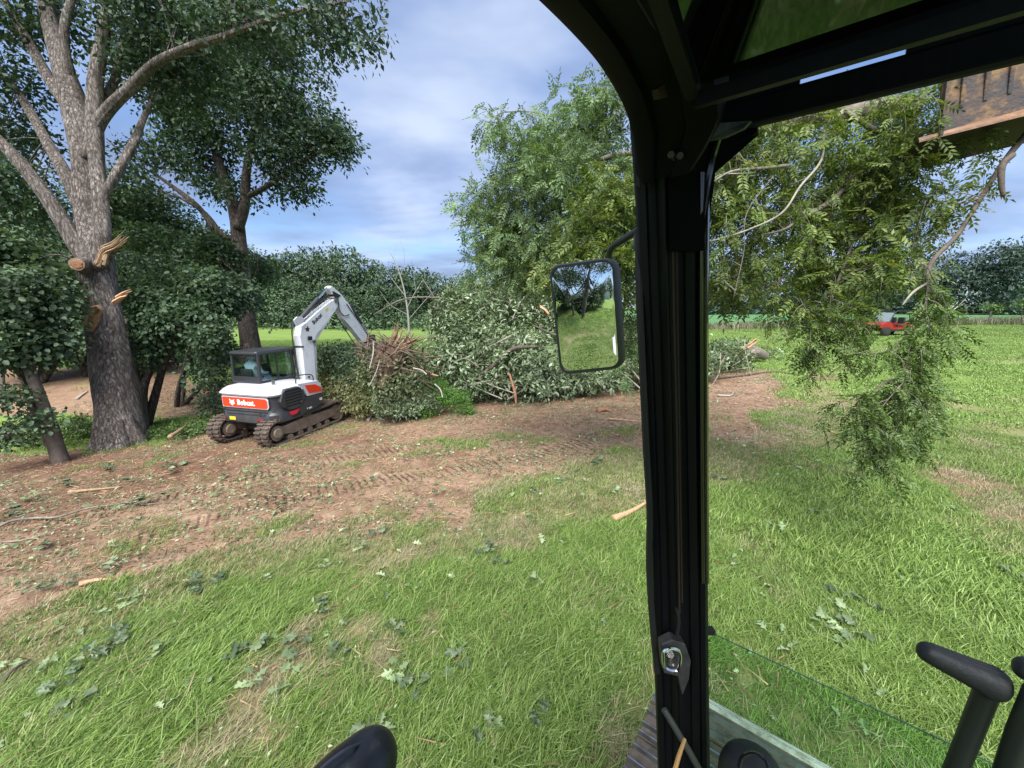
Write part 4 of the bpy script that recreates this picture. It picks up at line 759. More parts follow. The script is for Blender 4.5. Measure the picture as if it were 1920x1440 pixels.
for q, (u, v, k, s) in enumerate(spots):
    p = on_ground(u, v); o = bpy.data.objects.new('leafy_sprig', SPR[k]); COL.objects.link(o)
    o.location = p+[0, 0, .025]; o.rotation_euler = (rs.uniform(-.2, .2), rs.uniform(-.2, .2), rs.uniform(0, 6.28)); s *= .72; o.scale = (s, s, s)
    tag(o, spot_label(u, v, k), 'leafy sprig', 'leafy sprigs scattered on the ground')
# fallen branches
bark_grey = mat('weathered_stick', (.16, .13, .11), .9, c2=(.30, .26, .22), nscale=7)
def branch(label, pts, r, m_, name='fallen_branch', fork=None, cat='fallen branch', lift=.03):
    pp = [on_ground(u, v)+[0, 0, lift+rs.uniform(0, .03)] for u, v in pts]; b0 = pp[0].copy(); mb = MB()
    mb.tube(np.array(pp)-b0, list(np.linspace(r, r*.35, len(pp))), n=7, sub=5, bumpy=.12, seed=int(pts[0][0]) & 63)
    for fk in (fork or []):
        fp = [on_ground(u, v)+[0, 0, lift+.02] for u, v in fk]; mb.tube(np.array(fp)-b0, list(np.linspace(r*.6, r*.2, len(fp))), n=5, sub=4)
    o = mb.build(name, m_, None, smooth=True, autosmooth=False); o.location = b0; return tag(o, label, cat)
branch('longest crooked bare branch across the dirt at the left edge', [(-30, 1010), (20, 990), (70, 977), (110, 978), (170, 958), (230, 945), (300, 925), (345, 915)], .02, bark_grey, fork=[[(230, 945), (280, 950), (330, 938)]])
branch('second bare stick lying just below the longest one', [(-30, 1020), (40, 1018), (95, 1010), (135, 985)], .014, bark_grey)
branch('pale splintered branch leaning on the bank left of the digger', [(322, 838), (335, 828), (352, 812), (366, 802)], .06, wood_torn, fork=[[(335, 828), (345, 818), (362, 806)]], lift=.25)
branch('yellowish splintered stick on the dark soil', [(130, 925), (175, 922), (230, 915)], .035, wood_torn, name='splintered_stick')
branch('orange bark shard lying on the lawn left of the pillar', [(1150, 978), (1180, 965), (1212, 948)], .05, wood_orange, name='bark_shard', cat='bark shard', lift=.04)
branch('reddish bark strip on the mixed grass', [(150, 1098), (180, 1090), (215, 1085)], .03, wood_orange, name='bark_strip', cat='bark strip')
branch('thin straight stick on the dirt left of the pillar', [(1140, 792), (1170, 793), (1205, 793)], .03, wood_orange)
branch('broken stick by the right end of the digger tracks', [(690, 790), (700, 780), (720, 770)], .05, bark_dead, fork=[[(700, 780), (712, 788), (722, 790)]])
branch('dark crooked stick in the left edge grass', [(5, 1285), (30, 1265), (60, 1245)], .02, thin)
branch('thin twig on the dirt right of the pillar', [(1345, 745), (1370, 745), (1375, 735)], .03, bark_dead)
branch('long low root on the soil beside the hanging twigs', [(1330, 712), (1390, 706), (1450, 700), (1500, 706)], .05, thin)
branch('pale twig on the bank behind the big oak', [(145, 750), (155, 742), (165, 735)], .05, bark_dead)
o = branch('brown bark lump near the far edge of the dirt strip', [(1120, 775), (1135, 772), (1145, 775)], .08, wood_heart, name='bark_lump', cat='bark lump')

# ------------------------------------------------------------------ far right: fence row, crop, vehicle
rs = np.random.RandomState(9)
WT = [tuft(60+s, 26, .3, .75, .03, .35, gm_weed, (0, 0)) for s in range(3)]
def strip(n, p0, p1, w):
    t = rs.uniform(0, 1, n); p = p0[None]*(1-t[:, None])+p1[None]*t[:, None]; return p[:, 0]+rs.normal(0, w, n), p[:, 1]+rs.normal(0, w, n)
fa, fb = np.array([13., 41.]), np.array([62., 38.5])
x, y = strip(1500, fa, fb, .7); scatter('fence_row_weeds', np.c_[x, y, G(x, y)], rs.uniform(.5, 1.3, len(x)), rs.uniform(0, 6, len(x)), rs.uniform(.1, .7, len(x)), WT, 'tall grey-green weeds along the wire fence')
x, y = annulus(16000, 42, 80, 4, 60); k_ = poly_sdf(x, y, CROP) > .3; x, y = x[k_], y[k_]
scatter('grass_distant', np.c_[x, y, G(x, y)], 1.2*rs.uniform(.7, 1.3, len(x)), rs.uniform(0, 6, len(x)), rs.uniform(0, .3, len(x)), TFF, 'most distant lawn grass before the fence row')
a_ = np.radians(rs.uniform(22, 62, 1100)); cen = np.c_[98*np.sin(a_), 98*np.cos(a_), G0(98*np.sin(a_), 98*np.cos(a_))+1.3]+rs.normal(0, 1, (1100, 3))*[1.5, 1.5, 1.1]
V, F = leaf_mass(cen, 9, .9, .8, rs); tag(mesh_np('hedge_undergrowth', V, F, lf_right), 'dark undergrowth along the foot of the hedgerow trees', kind='stuff')
fence = empty('wire_fence', (fa[0], fa[1], gz(*fa)), label='thin wire fence on slim posts between lawn and crop field', cat='fence'); fbz = np.array(fence.location)
pm = mat('fence_post', (.10, .09, .08), .8); tops = []
for t in np.linspace(0, 1, 15):
    q = fa*(1-t)+fb*t; z = gz(*q); MB().cyl(np.array([q[0], q[1], z-.2])-fbz, np.array([q[0], q[1], z+1.25])-fbz, .045, 8).build('post', pm, fence); tops.append((q[0], q[1], z))
tops = np.array(tops)
for h_ in (.4, .75, 1.1): MB().tube(tops+[0, -.05, h_]-fbz, .008, n=4, sub=1).build('wire', pm, fence)
def bgp(u, d): q = P(u, 600, d); return np.array([q[0], q[1], gz(q[0], q[1])])
bush_tree('sapling', 'small bright sapling with a flat top in the fence row, right', 'sapling', bgp(1858, 40), [E(1845, 575, 40, 14, 6, .5), E(1868, 578, 40, 14, 5, .5)], 50, 9, .22, .25, lf_ditch, 62, stems=2, rad=.05, ntw=6)
bush_tree('sapling', 'small bright sapling in the fence row behind the red vehicle', 'sapling', bgp(1640, 40), [E(1635, 588, 40, 24, 7, .6)], 50, 9, .22, .25, lf_ditch, 63, stems=2, rad=.05, ntw=6)
bush_tree('sapling', 'bright green leafy sprout at the right edge in the fence row', 'sapling', bgp(1922, 36), [E(1926, 568, 36, 12, 10, .6)], 40, 9, .22, .25, lf_ditch, 64, stems=2, rad=.05, ntw=6)
dl = []
for q in range(12):
    a = rs.uniform(-1.2, 1.2); dl.append(px_limb([(1766, 600, 44, .06), (1766+20*a, 580, 44, .04), (1766+38*a, 562+rs.uniform(-4, 8), 44, .012)]))
tree('dead_shrub', 'leafless grey shrub in the fence row', 'dead shrub', dl, [], 0, 0, 0, 0, lf_far, bark_dead, 65, n=5)
# red side-by-side vehicle
red = mat('red_plastic', (.30, .016, .010), .35, coat=.3); blk = mat('black_plastic', (.02, .02, .022), .5, bump=.1); tyre = mat('tyre_rubber', (.018, .017, .016), .85, bump=.4, bscale=40)
q = P(1664, 628, 29); uz = gz(q[0], q[1]); utv = empty('utility_vehicle', (q[0], q[1], uz), rz=math.radians(188), label='red open side-by-side buggy with black roll cage parked on the lawn', cat='buggy')
b = MB(); side = [(-1.4, .45), (-1.45, .95), (-.55, .98), (-.45, .62), (.45, .6), (.6, .98), (1.0, 1.02), (1.45, .85), (1.5, .6), (1.1, .45), (-.9, .4)]
b.prism([(x, -.62, z) for x, z in side], (0, 1.24, 0)).build('body', red, utv, bevel=.05)
MB().prism([(x, -.68, z) for x, z in [(-1.2, .35), (-1.2, .5), (1.2, .5), (1.2, .35)]], (0, 1.36, 0)).build('rock_slider', blk, utv)
for s in (-1, 1):
    for x0, m_ in ((-1.0, 0), (1.05, 0)):
        w = MB(); w.tube([(x0, s*.5, .34), (x0, s*.55, .34), (x0, s*.74, .34), (x0, s*.78, .34)], [.28, .35, .35, .28], n=24, sub=1); w = w.build('wheel', tyre, utv, smooth=True)
        MB().cyl((x0, s*.765, .34), (x0, s*.79, .34), .19, 16).build('rim', mat('rim_grey', (.12, .12, .12), .4, .8), w)
    MB().tube([(.75, s*.58, 1.0), (.35, s*.55, 1.75), (-.2, s*.55, 1.85), (-.75, s*.55, 1.75), (-1.0, s*.58, .95)], .03, n=8, sub=4).build('roll_bar', blk, utv, smooth=True)
    MB().box((-.35, s*.3, .75), (.5, .45, .15)).box((-.6, s*.3, 1.05), (.15, .45, .6)).build('seat', blk, utv, bevel=.04)
MB().tube([(.35, -.55, 1.75), (.35, .55, 1.75)], .03, n=8, sub=1).tube([(-.75, -.55, 1.75), (-.75, .55, 1.75)], .03, n=8, sub=1).build('cross_bar', blk, utv)
MB().prism([(.7, -.5, 1.03), (.7, .5, 1.03), (.38, .5, 1.68), (.38, -.5, 1.68)], (.01, 0, .01)).build('windscreen', mat('pale_screen', (.20, .25, .26), .15), utv)
MB().box((1.35, 0, .7), (.3, .9, .25)).build('grille', blk, utv, bevel=.03)
MB().tube([(.45, .3, 1.05), (.55, .3, .95)], .15, n=16, sub=1).build('steering_wheel', blk, utv)

# ------------------------------------------------------------------ hanging uprooted tree
rs = np.random.RandomState(12)
ht = empty('hanging_tree', P(1560, 230, 5.2), label='leafy uprooted tree hanging from the rusty bucket across the right side', cat='felled tree'); hb = np.array(ht.location)
twig_pale = mat('pale_twig_bark', (.20, .18, .145), .85, c2=(.33, .30, .25), nscale=12, bump=.3)
HL = [
    ([(1720, 200, 5.0, .12), (1560, 215, 5.2, .11), (1400, 250, 5.6, .10), (1250, 290, 6.2, .09), (1120, 330, 6.9, .07), (1010, 400, 7.5, .04), (930, 480, 8, .02)], bark_thin),
    ([(1935, 240, 4.3, .032), (1885, 300, 4.35, .027), (1840, 370, 4.4, .023), (1795, 440, 4.4, .021), (1745, 495, 4.4, .022), (1738, 560, 4.3, .018), (1715, 640, 4.3, .014), (1700, 700, 4.2, .011), (1680, 790, 4.1, .007)], thin),
    ([(1580, 210, 4.9, .028), (1548, 240, 4.8, .02), (1540, 300, 4.7, .014), (1500, 350, 4.6, .013), (1465, 400, 4.6, .012), (1400, 432, 4.6, .01), (1335, 452, 4.7, .01)], twig_pale),
    ([(1480, 310, 4.8, .022), (1420, 316, 4.8, .018), (1370, 322, 4.8, .015), (1330, 345, 4.8, .01)], twig_pale),
    ([(1600, 330, 5.2, .04), (1560, 375, 5.1, .035), (1510, 405, 5.0, .03), (1470, 430, 5, .015), (1430, 440, 5, .01)], bark_thin),
    ([(1900, 290, 4.2, .028), (1880, 310, 4.2, .03), (1878, 345, 4.2, .026), (1882, 368, 4.2, .018)], thin),
    ([(1300, 290, 6, .06), (1160, 290, 6.4, .05), (1060, 330, 7, .03), (985, 365, 7.3, .015)], bark_thin),
    ([(1160, 250, 7, .03), (1080, 260, 7.2, .025), (1020, 215, 7.3, .015), (950, 210, 7.4, .01), (925, 220, 7.4, .006)], bark_thin),
    ([(1300, 330, 5.8, .03), (1180, 380, 5.6, .025), (1120, 440, 5.6, .02), (1060, 500, 5.7, .012)], bark_thin),
    ([(1700, 230, 5.2, .05), (1640, 330, 5.2, .03), (1600, 450, 5.2, .02), (1560, 560, 5.1, .014), (1545, 640, 5, .008), (1532, 695, 5, .004)], bark_thin),
    ([(1560, 400, 5.3, .03), (1500, 480, 5.3, .02), (1450, 540, 5.3, .01)], bark_thin),
    ([(1715, 640, 4.3, .012), (1690, 700, 4.2, .01), (1640, 730, 4.2, .008), (1620, 780, 4.2, .006)], thin), ([(1735, 600, 4.3, .01), (1660, 660, 4.4, .008), (1610, 655, 4.4, .004)], thin),
    ([(1740, 500, 4.3, .01), (1765, 560, 4.3, .008), (1770, 630, 4.3, .005)], thin), ([(1740, 530, 4.3, .014), (1712, 548, 4.3, .012), (1692, 572, 4.3, .008)], twig_pale),
    ([(1650, 250, 5, .03), (1560, 200, 5, .03), (1470, 205, 5, .03)], bark_thin), ([(1320, 365, 4.8, .008), (1345, 330, 4.8, .006), (1400, 325, 4.8, .01)], bark_dead), ([(1450, 330, 4.7, .006), (1400, 400, 4.7, .005), (1395, 470, 4.7, .004), (1375, 560, 4.7, .003)], bark_thin)]
for pts, m_ in HL:
    l = np.array(px_limb(pts)); MB().tube(l[:, :3]-hb, l[:, 3], n=8, sub=6, bumpy=.14, seed=len(pts)).build('branch', m_, ht, smooth=True, autosmooth=False)
starts = np.vstack([catmull(np.array(px_limb(p))[:, :3], 6) for p, _ in HL])
near = [E(1400, 300, 5.2, 75, 75, .5), E(1500, 270, 5.2, 80, 75, .6), E(1610, 310, 5.2, 70, 55, .6), E(1690, 300, 5.2, 60, 90, .5), E(1440, 420, 5.2, 90, 85, .5), E(1540, 420, 5.3, 90, 90, .6), E(1640, 400, 5.3, 80, 90, .6), E(1400, 520, 5.3, 60, 45, .4), E(1470, 560, 5.3, 50, 40, .4), E(1590, 500, 5.2, 70, 60, .5), E(1560, 590, 5.1, 50, 40, .35), E(1530, 620, 5.0, 28, 30, .25), E(1532, 680, 5, 8, 25, .08),
        E(1690, 480, 4.8, 50, 60, .4), E(1760, 400, 4.6, 55, 45, .35), E(1350, 360, 5.2, 40, 90, .4), E(1350, 560, 5.4, 40, 50, .4), E(1640, 200, 5, 50, 18, .3), E(1730, 180, 5, 30, 40, .3)]
low = [E(1730, 540, 4.3, 28, 35, .2), E(1728, 610, 4.25, 32, 40, .2), E(1712, 690, 4.2, 38, 55, .25), E(1635, 680, 4.35, 50, 16, .2), E(1640, 770, 4.1, 65, 45, .3), E(1695, 790, 4.1, 60, 42, .3), E(1640, 830, 4.05, 40, 45, .25), E(1765, 640, 4.3, 20, 40, .15), E(1620, 640, 4.4, 50, 12, .2), E(1700, 740, 4.1, 50, 40, .25)]
left = [E(1090, 240, 7, 75, 60, .8), E(1140, 200, 6.8, 40, 60, .6), E(1000, 290, 7.3, 85, 55, .8), E(930, 230, 7.4, 35, 25, .4), E(1060, 330, 6.8, 100, 70, .9), E(935, 390, 7.6, 65, 60, .8), E(920, 470, 7.7, 45, 55, .7), E(1000, 440, 7.2, 80, 80, .8), E(1080, 450, 6.6, 90, 80, .8), E(1160, 400, 6.2, 50, 100, .7), E(985, 510, 7.2, 70, 35, .6), E(1190, 550, 6.2, 35, 110, .5), E(1250, 400, 6.2, 80, 180, .7), E(1120, 520, 6.4, 60, 50, .6), E(1030, 210, 7.3, 30, 12, .3), E(1190, 630, 6.2, 25, 60, .3)]
leftfront = [E(1150, 360, 5.4, 50, 35, .3), E(1100, 430, 5.5, 55, 30, .3), E(1120, 480, 5.5, 60, 25, .3), E(1060, 510, 5.6, 50, 30, .3), E(1180, 500, 5.3, 20, 50, .2)]
def pinnate_mass(ells, nc, per, cr, size, lm, name, seed, gap=.35, gs=1.6, shell=.4, droop=.55, tw=120):
    r = np.random.RandomState(seed); cen = sample_ellipsoids(ells, nc, r, shell, gap, gs)
    n = nc*per; c = np.repeat(cen, per, 0); o = r.normal(0, 1, (n, 3))*cr; p = c+o*.5
    d = o/(np.linalg.norm(o, axis=1)[:, None]+1e-6)+r.normal(0, .5, (n, 3)); d[:, 2] -= droop
    k = n//2; s = size*r.uniform(.6, 1.2, n); R = rotframes(d, r, jitter=.7)
    V1, F1 = instances(*pinnate(6, 1), p[:k]-hb, R[:k], s[:k]); V2, F2 = instances(*pinnate(5, 2), p[k:]-hb, R[k:], s[k:])
    mesh_np(name, np.vstack([V1, V2]), np.vstack([F1, F2+len(V1)]), lm, ht)['kind'] = 'stuff'
    t = MB(); twigs(t, starts-hb, cen[r.choice(nc, min(tw, nc), replace=False)]-hb, r, .006); t.build('twigs', bark_thin, ht, smooth=True, autosmooth=False)['kind'] = 'stuff'
pinnate_mass(near, 480, 5, .15, .31, lf_hang, 'foliage', 1, gap=.42, gs=1.2, tw=260)
def strand_mass(paths, step, size, lm, seed, spread=.05, rad=.005):
    """drooping twigs with feather leaves set along them"""
    r = np.random.RandomState(seed); pos, dr = [], []; t = MB()
    for p in paths:
        c = catmull(p, 6); L = np.r_[0, np.cumsum(np.linalg.norm(np.diff(c, axis=0), axis=1))]; t.tube(c-hb, list(np.linspace(rad, rad*.3, len(c))), n=4, sub=1, cap=False)
        for s_ in np.arange(.03, L[-1], step):
            s_ += r.uniform(-.3, .3)*step; i_ = min(max(np.searchsorted(L, s_)-1, 0), len(c)-2); f_ = (s_-L[i_])/(L[i_+1]-L[i_]+1e-9); tg = c[i_+1]-c[i_]; tg /= np.linalg.norm(tg)+1e-9
            pos.append(c[i_]+(c[i_+1]-c[i_])*f_); q_ = r.normal(0, 1, 3); q_ -= tg*np.dot(q_, tg); q_ /= np.linalg.norm(q_); dr.append(q_*.9+tg*.45+np.array([0, 0, -.45])+r.normal(0, .15, 3))
    pos = np.array(pos)-hb; dr = np.array(dr); n = len(pos); R_ = rotframes(dr, r, jitter=.5); s_ = size*r.uniform(.6, 1.2, n); k = n//2
    V1, F1 = instances(*pinnate(6, 1), pos[:k], R_[:k], s_[:k]); V2, F2 = instances(*pinnate(5, 2), pos[k:], R_[k:], s_[k:])
    mesh_np('foliage', np.vstack([V1, V2]), np.vstack([F1, F2+len(V1)]), lm, ht)['kind'] = 'stuff'; t.build('twigs', bark_thin, ht, smooth=True, autosmooth=False)['kind'] = 'stuff'
lf_low = leafmat('hanging_leaves_low', (.04, .085, .015), (.075, .13, .028), (.17, .23, .08), .3)
def side_twigs(paths, every, length, r, down=.8):
    out = []
    for p in paths:
        c = catmull(p, 8)
        for i_ in range(2, len(c)-1, every):
            d_ = r.normal(0, 1, 3); d_[2] = -abs(d_[2])*.5; d_ /= np.linalg.norm(d_); L_ = length*r.uniform(.5, 1.2); out.append(np.array([c[i_], c[i_]+d_*L_*.5, c[i_]+d_*L_*.8+[0, 0, -down*L_*.4], c[i_]+d_*L_+[0, 0, -down*L_]]))
    return out
rl = np.random.RandomState(77)
px3 = lambda pts, d: np.array([P(u, v, d) for u, v in pts])
lowp = [px3([(1742, 500), (1736, 560), (1718, 640), (1700, 700), (1688, 790), (1690, 835)], 4.25), px3([(1736, 560), (1738, 640), (1728, 730), (1722, 790)], 4.2), px3([(1718, 640), (1670, 660), (1600, 662)], 4.3), px3([(1700, 700), (1650, 730), (1600, 745), (1565, 760)], 4.2),
        px3([(1695, 715), (1650, 770), (1632, 830), (1628, 870)], 4.1), px3([(1700, 700), (1740, 760), (1755, 800)], 4.1), px3([(1690, 760), (1640, 790), (1590, 800)], 4.1), px3([(1690, 790), (1665, 830), (1640, 860)], 4.05), px3([(1560, 540), (1552, 600), (1540, 650), (1532, 697)], 5.0), px3([(1600, 560), (1585, 620), (1560, 650)], 5.0),
        px3([(1742, 520), (1765, 560), (1770, 620), (1758, 680)], 4.3), px3([(1655, 480), (1640, 560), (1610, 610), (1600, 640)], 4.8), px3([(1500, 560), (1520, 600), (1515, 640)], 5.0)]
strand_mass(lowp+side_twigs(lowp, 3, .28, rl), .038, .21, lf_low, 21)
hp = []
for e in near:
    for q in range(8):
        a = e[0]+rl.uniform(-1, 1, 3)*e[1]*.9; L_ = rl.uniform(.4, 1.0); w_ = rl.normal(0, .25, 3); w_[2] = 0
        b_ = a+w_+[0, 0, -L_]; pv = 720-FPX*((b_[1])*sp+(b_[2]-CH)*cp)/((b_[1])*cp-(b_[2]-CH)*sp); pu = 960+FPX*b_[0]/((b_[1])*cp-(b_[2]-CH)*sp)
        if pv > (585 if pu < 1500 else 610 if pu < 1600 else 560) or (pu > 1770 and pv > 400): continue
        hp.append(np.array([a, a+w_*.5+[0, 0, -.1*L_], a+w_*.9+[0, 0, -.5*L_], a+w_*1.0+[0, 0, -L_]]))
strand_mass(hp, .055, .27, lf_hang, 22)
pinnate_mass(left, 1200, 5, .2, .32, lf_hang2, 'foliage', 3, gap=.36, gs=1.1, tw=160)
pinnate_mass(leftfront, 150, 5, .14, .30, lf_hang, 'foliage', 4, tw=20)

# ------------------------------------------------------------------ compact digger
boom_white_lifted = mat('white_paint_lightened_for_shade', (.74, .76, .80), .4, c2=(.52, .52, .52), nscale=5, contrast=(.52, .8))  # same white as the body, brightened in colour to offset the boom's shade
white = mat('white_paint', (.54, .56, .62), .35, coat=.3, c2=(.42, .43, .47), nscale=3, contrast=(.5, .85)); dark = mat('charcoal_paint', (.040, .043, .050), .42, c2=(.075, .07, .07), nscale=4, contrast=(.45, .8))
dred = mat('orange_red_paint', (.72, .055, .018), .35); cabm = mat('cab_frame_paint', (.028, .030, .034), .4); steel = mat('worn_steel', (.35, .34, .33), .35, .9, c2=(.18, .16, .14), nscale=10)
chrome = mat('chrome_rod', (.75, .75, .77), .12, 1); trk = mat('muddy_track', (.045, .038, .034), .8, c2=(.14, .10, .075), nscale=6, bump=.5); trf = mat('muddy_steel', (.11, .085, .065), .75, c2=(.20, .155, .12), nscale=5, bump=.3)
hose = mat('black_hose', (.015, .015, .016), .45); yel = mat('yellow_sticker', (.75, .60, .03), .5); wht = mat('white_print', (.85, .85, .85), .5)
def glassmat(name, tint, rough=.02, refl=1.0):
    m = bpy.data.materials.new(name); m.use_nodes = True; nt = m.node_tree; nt.nodes.remove(nt.nodes['Principled BSDF']); out = nt.nodes['Material Output']
    fr = N(nt, 'ShaderNodeLayerWeight'); fr.inputs[0].default_value = .12; t = N(nt, 'ShaderNodeBsdfTransparent'); t.inputs[0].default_value = (*tint, 1); g = N(nt, 'ShaderNodeBsdfGlossy'); g.inputs['Roughness'].default_value = rough
    m1 = N(nt, 'ShaderNodeMath', operation='MULTIPLY'); m1.inputs[1].default_value = refl*.5; nt.links.new(fr.outputs['Facing'], m1.inputs[0])
    mm = N(nt, 'ShaderNodeMixShader'); nt.links.new(m1.outputs[0], mm.inputs[0]); nt.links.new(t.outputs[0], mm.inputs[1]); nt.links.new(g.outputs[0], mm.inputs[2]); nt.links.new(mm.outputs[0], out.inputs[0]); return m
gl_cab = glassmat('cab_glass', (.84, .92, .91), refl=1.3)
TH = math.radians(15)
Hh = np.array([math.sin(TH), math.cos(TH), 0]); LL = np.array([-math.cos(TH), math.sin(TH), 0])
O = P(505, 842, 9.9)+Hh*1.35+LL*.95; ex = empty('mini_excavator', O, label='white and charcoal compact tracked digger with red panels gripping the root ball', cat='excavator')
ex.rotation_euler = (0, 0, math.pi/2-TH)     # local x = forward, y = left, z = up
def lp(u, v, lat): w = on_plane(u, v, O+LL*lat, LL)-O; return np.array([w@Hh, lat, w[2]])
# tracks
def track(y0, w):
    xr, xf, r = -1.12, 1.12, .33; path = []
    for a in np.linspace(90, 270, 15): path.append((xr+r*math.cos(math.radians(a)), r+.02+r*math.sin(math.radians(a))))
    for t in np.linspace(0, 1, 12)[1:-1]: path.append((xr+(xf-xr)*t, .02))
    for a in np.linspace(-90, 90, 15): path.append((xf+r*.93*math.cos(math.radians(a)), r+.02+r*math.sin(math.radians(a))))
    for t in np.linspace(0, 1, 12)[1:-1]: path.append((xf+(xr-xf)*t, 2*r+.02-.03*math.sin(math.pi*t)))
    path = np.array(path); n = len(path); c = path.mean(0)
    tn = np.roll(path, -1, 0)-np.roll(path, 1, 0); tn /= np.linalg.norm(tn, axis=1)[:, None]; nr = np.c_[tn[:, 1], -tn[:, 0]]; nr *= np.sign((nr*(path-c)).sum(1))[:, None]
    inn = path-nr*.05
    V = []
    for q in range(n): V += [(path[q, 0], y0, path[q, 1]), (path[q, 0], y0+w, path[q, 1]), (inn[q, 0], y0+w, inn[q, 1]), (inn[q, 0], y0, inn[q, 1])]
    F = [[q*4+a, q*4+(a+1) % 4, ((q+1) % n)*4+(a+1) % 4, ((q+1) % n)*4+a] for q in range(n) for a in range(4)]
    t = mesh_np('track', V, np.array(F), trk, ex)
    # lugs, joined (each only a few pixels)
    L = np.cumsum(np.r_[0, np.linalg.norm(np.diff(np.vstack([path, path[:1]]), axis=0), axis=1)]); mb = MB()
    for s in np.arange(0, L[-1], .105):
        q = np.searchsorted(L, s, 'right')-1; q %= n; f_ = (s-L[q])/(L[q+1]-L[q]); pp = path[q]*(1-f_)+path[(q+1) % n]*f_; tt = tn[q]; nn_ = nr[q]
        for k, (ya, yb) in enumerate(((0, w*.46), (w*.54, w))):
            o2 = (k*2-1)*.015; cc = pp+nn_*.018+tt*o2
            mb.box((cc[0], y0+(ya+yb)/2, cc[1]), (.05, yb-ya, .045), R=np.array([[tt[0], 0, nn_[0]], [0, 1, 0], [tt[1], 0, nn_[1]]]))
    mb.build('tread_lug', trk, t)['kind'] = 'stuff'
    ys = y0+.03; ye = y0+w-.03
    o = MB().prism([(-.95, ys, .27), (-.95, ys, .47), (-.3, ys, .52), (.9, ys, .50), (1.05, ys, .42), (1.05, ys, .26), (.2, ys, .2), (-.6, ys, .2)], (0, w-.06, 0)).build('track_frame', trf, ex, bevel=.02)
    MB().cyl((xr, ys-.01, .35), (xr, ye+.01, .35), .2, 24).build('sprocket', trf, ex); MB().cyl((xr, ys-.05, .35), (xr, ye+.05, .35), .13, 20).build('final_drive', mat('muddy_cream', (.30, .25, .18), .8, c2=(.16, .12, .09), nscale=8), ex, bevel=.015)
    MB().cyl((xf, ys+.02, .34), (xf, ye-.02, .34), .24, 24).build('idler', trf, ex)
    for x_ in (-.7, -.35, 0, .35, .7): MB().cyl((x_, ys, .12), (x_, ye, .12), .085, 14).build('roller', trf, ex)
track(-1.05, .40); track(.53, .40)
MB().box((0, -.05, .36), (1.3, 1.3, .3)).cyl((0, -.05, .5), (0, -.05, .66), .5, 28).build('undercarriage', dark, ex, bevel=.02)
MB().box((.0, -.86, .535), (.30, .2, .06)).build('mud_plate', mat('yellow_mud', (.34, .28, .12), .8), ex)
bl = MB(); bl.prism([(1.62, -1.0, .1), (1.68, -1.0, .12), (1.70, -1.0, .46), (1.62, -1.0, .46)], (0, 1.95, 0)); bl.build('dozer_blade', trk, ex, bevel=.01)
MB().tube([(1.62, -.55, .3), (1.0, -.35, .35)], .06, n=8, sub=1).tube([(1.62, .45, .3), (1.0, .3, .35)], .06, n=8, sub=1).build('blade_arm', trk, ex)
# upper body; plan outline with rounded rear corners
def outline(x0, x1, y0, y1, r, rf=.12):
    pts = []
    for cx_, cy_, a0, rr in ((x0+r, y0+r, 180, r), (x1-rf, y0+rf, 270, rf), (x1-rf, y1-rf, 0, rf), (x0+r, y1-r, 90, r)):
        for a in np.linspace(a0, a0+90, 7): pts.append((cx_+rr*math.cos(math.radians(a)), cy_+rr*math.sin(math.radians(a))))
    return pts
X0, X1, Y0, Y1 = -1.18, .55, -1.05, .80
def slab(z0, z1, x0, x1, y0, y1, r, m_, name, top=0, **k):
    ra = [(x, y, z0) for x, y in outline(x0, x1, y0, y1, r)]; rb_ = [(x, y, z1) for x, y in outline(x0+top, x1-top, y0+top, y1-top, max(r-top, .05))]
    return MB().loft([ra, rb_]).build(name, m_, ex, smooth=True, **k)
low_body = MB().loft([[(x, y, z) for x, y in outline(X0+i_, X1-i_, Y0+i_, Y1-i_, .28)] for z, i_ in ((.55, .08), (.60, .0), (.82, -.01), (.88, .03), (1.0, .03))]).build('counterweight', dark, ex, smooth=True)
mid = MB().loft([[(x, y, z) for x, y in outline(X0+i_, X1-i_, Y0+i_, Y1-i_, .28)] for z, i_ in ((.98, .035), (1.33, .035))]).build('engine_housing', dark, ex, smooth=True)
hood = MB().loft([[(x, y, z) for x, y in outline(X0+i_, X1-i_-xf_, Y0+i_, Y1-i_, .28)] for z, i_, xf_ in ((1.31, -.005, .0), (1.36, -.03, .0), (1.44, .03, .0), (1.50, .10, .1), (1.53, .22, .35))]).build('hood', white, ex, smooth=True)
# rear red panel with white rim, lettering and cat-head emblem
def plate(x, ya, yb, za, zb, m_, name, t=.02, ch=.05, parent=ex):
    return MB().prism([(x, ya, za+ch), (x, ya, zb-ch), (x, ya+ch, zb), (x, yb-ch*.4, zb), (x, yb, zb-ch*.4), (x, yb, za+ch*.4), (x, yb-ch*.4, za), (x, ya+ch, za)], (-t, 0, 0)).build(name, m_, parent)
xr_ = X0+.03
plate(xr_, -.90, .62, .985, 1.285, white, 'panel_rim', .02); plate(xr_-.012, -.875, .595, 1.008, 1.262, dred, 'rear_panel', .02)
def text(body, size, M, m_, parent, name='lettering', bold=.0, extr=.003):
    cu = bpy.data.curves.new(name, 'FONT'); cu.body = body; cu.size = size; cu.extrude = extr; cu.offset = bold; cu.align_x = 'CENTER'; cu.align_y = 'CENTER'; cu.space_character = 1.02
    o = bpy.data.objects.new(name, cu); COL.objects.link(o); dg = bpy.context.evaluated_depsgraph_get(); me = bpy.data.meshes.new_from_object(o.evaluated_get(dg)); bpy.data.objects.remove(o)
    n_ = len(me.vertices); co = np.zeros(n_*3); me.vertices.foreach_get('co', co); co = co.reshape(-1, 3)@np.array(M[0]).T+np.array(M[1]); me.vertices.foreach_set('co', co.ravel().astype(np.float32)); me.materials.clear(); me.materials.append(m_); me.update()
    o = bpy.data.objects.new(name, me); COL.objects.link(o); o.parent = parent; return o
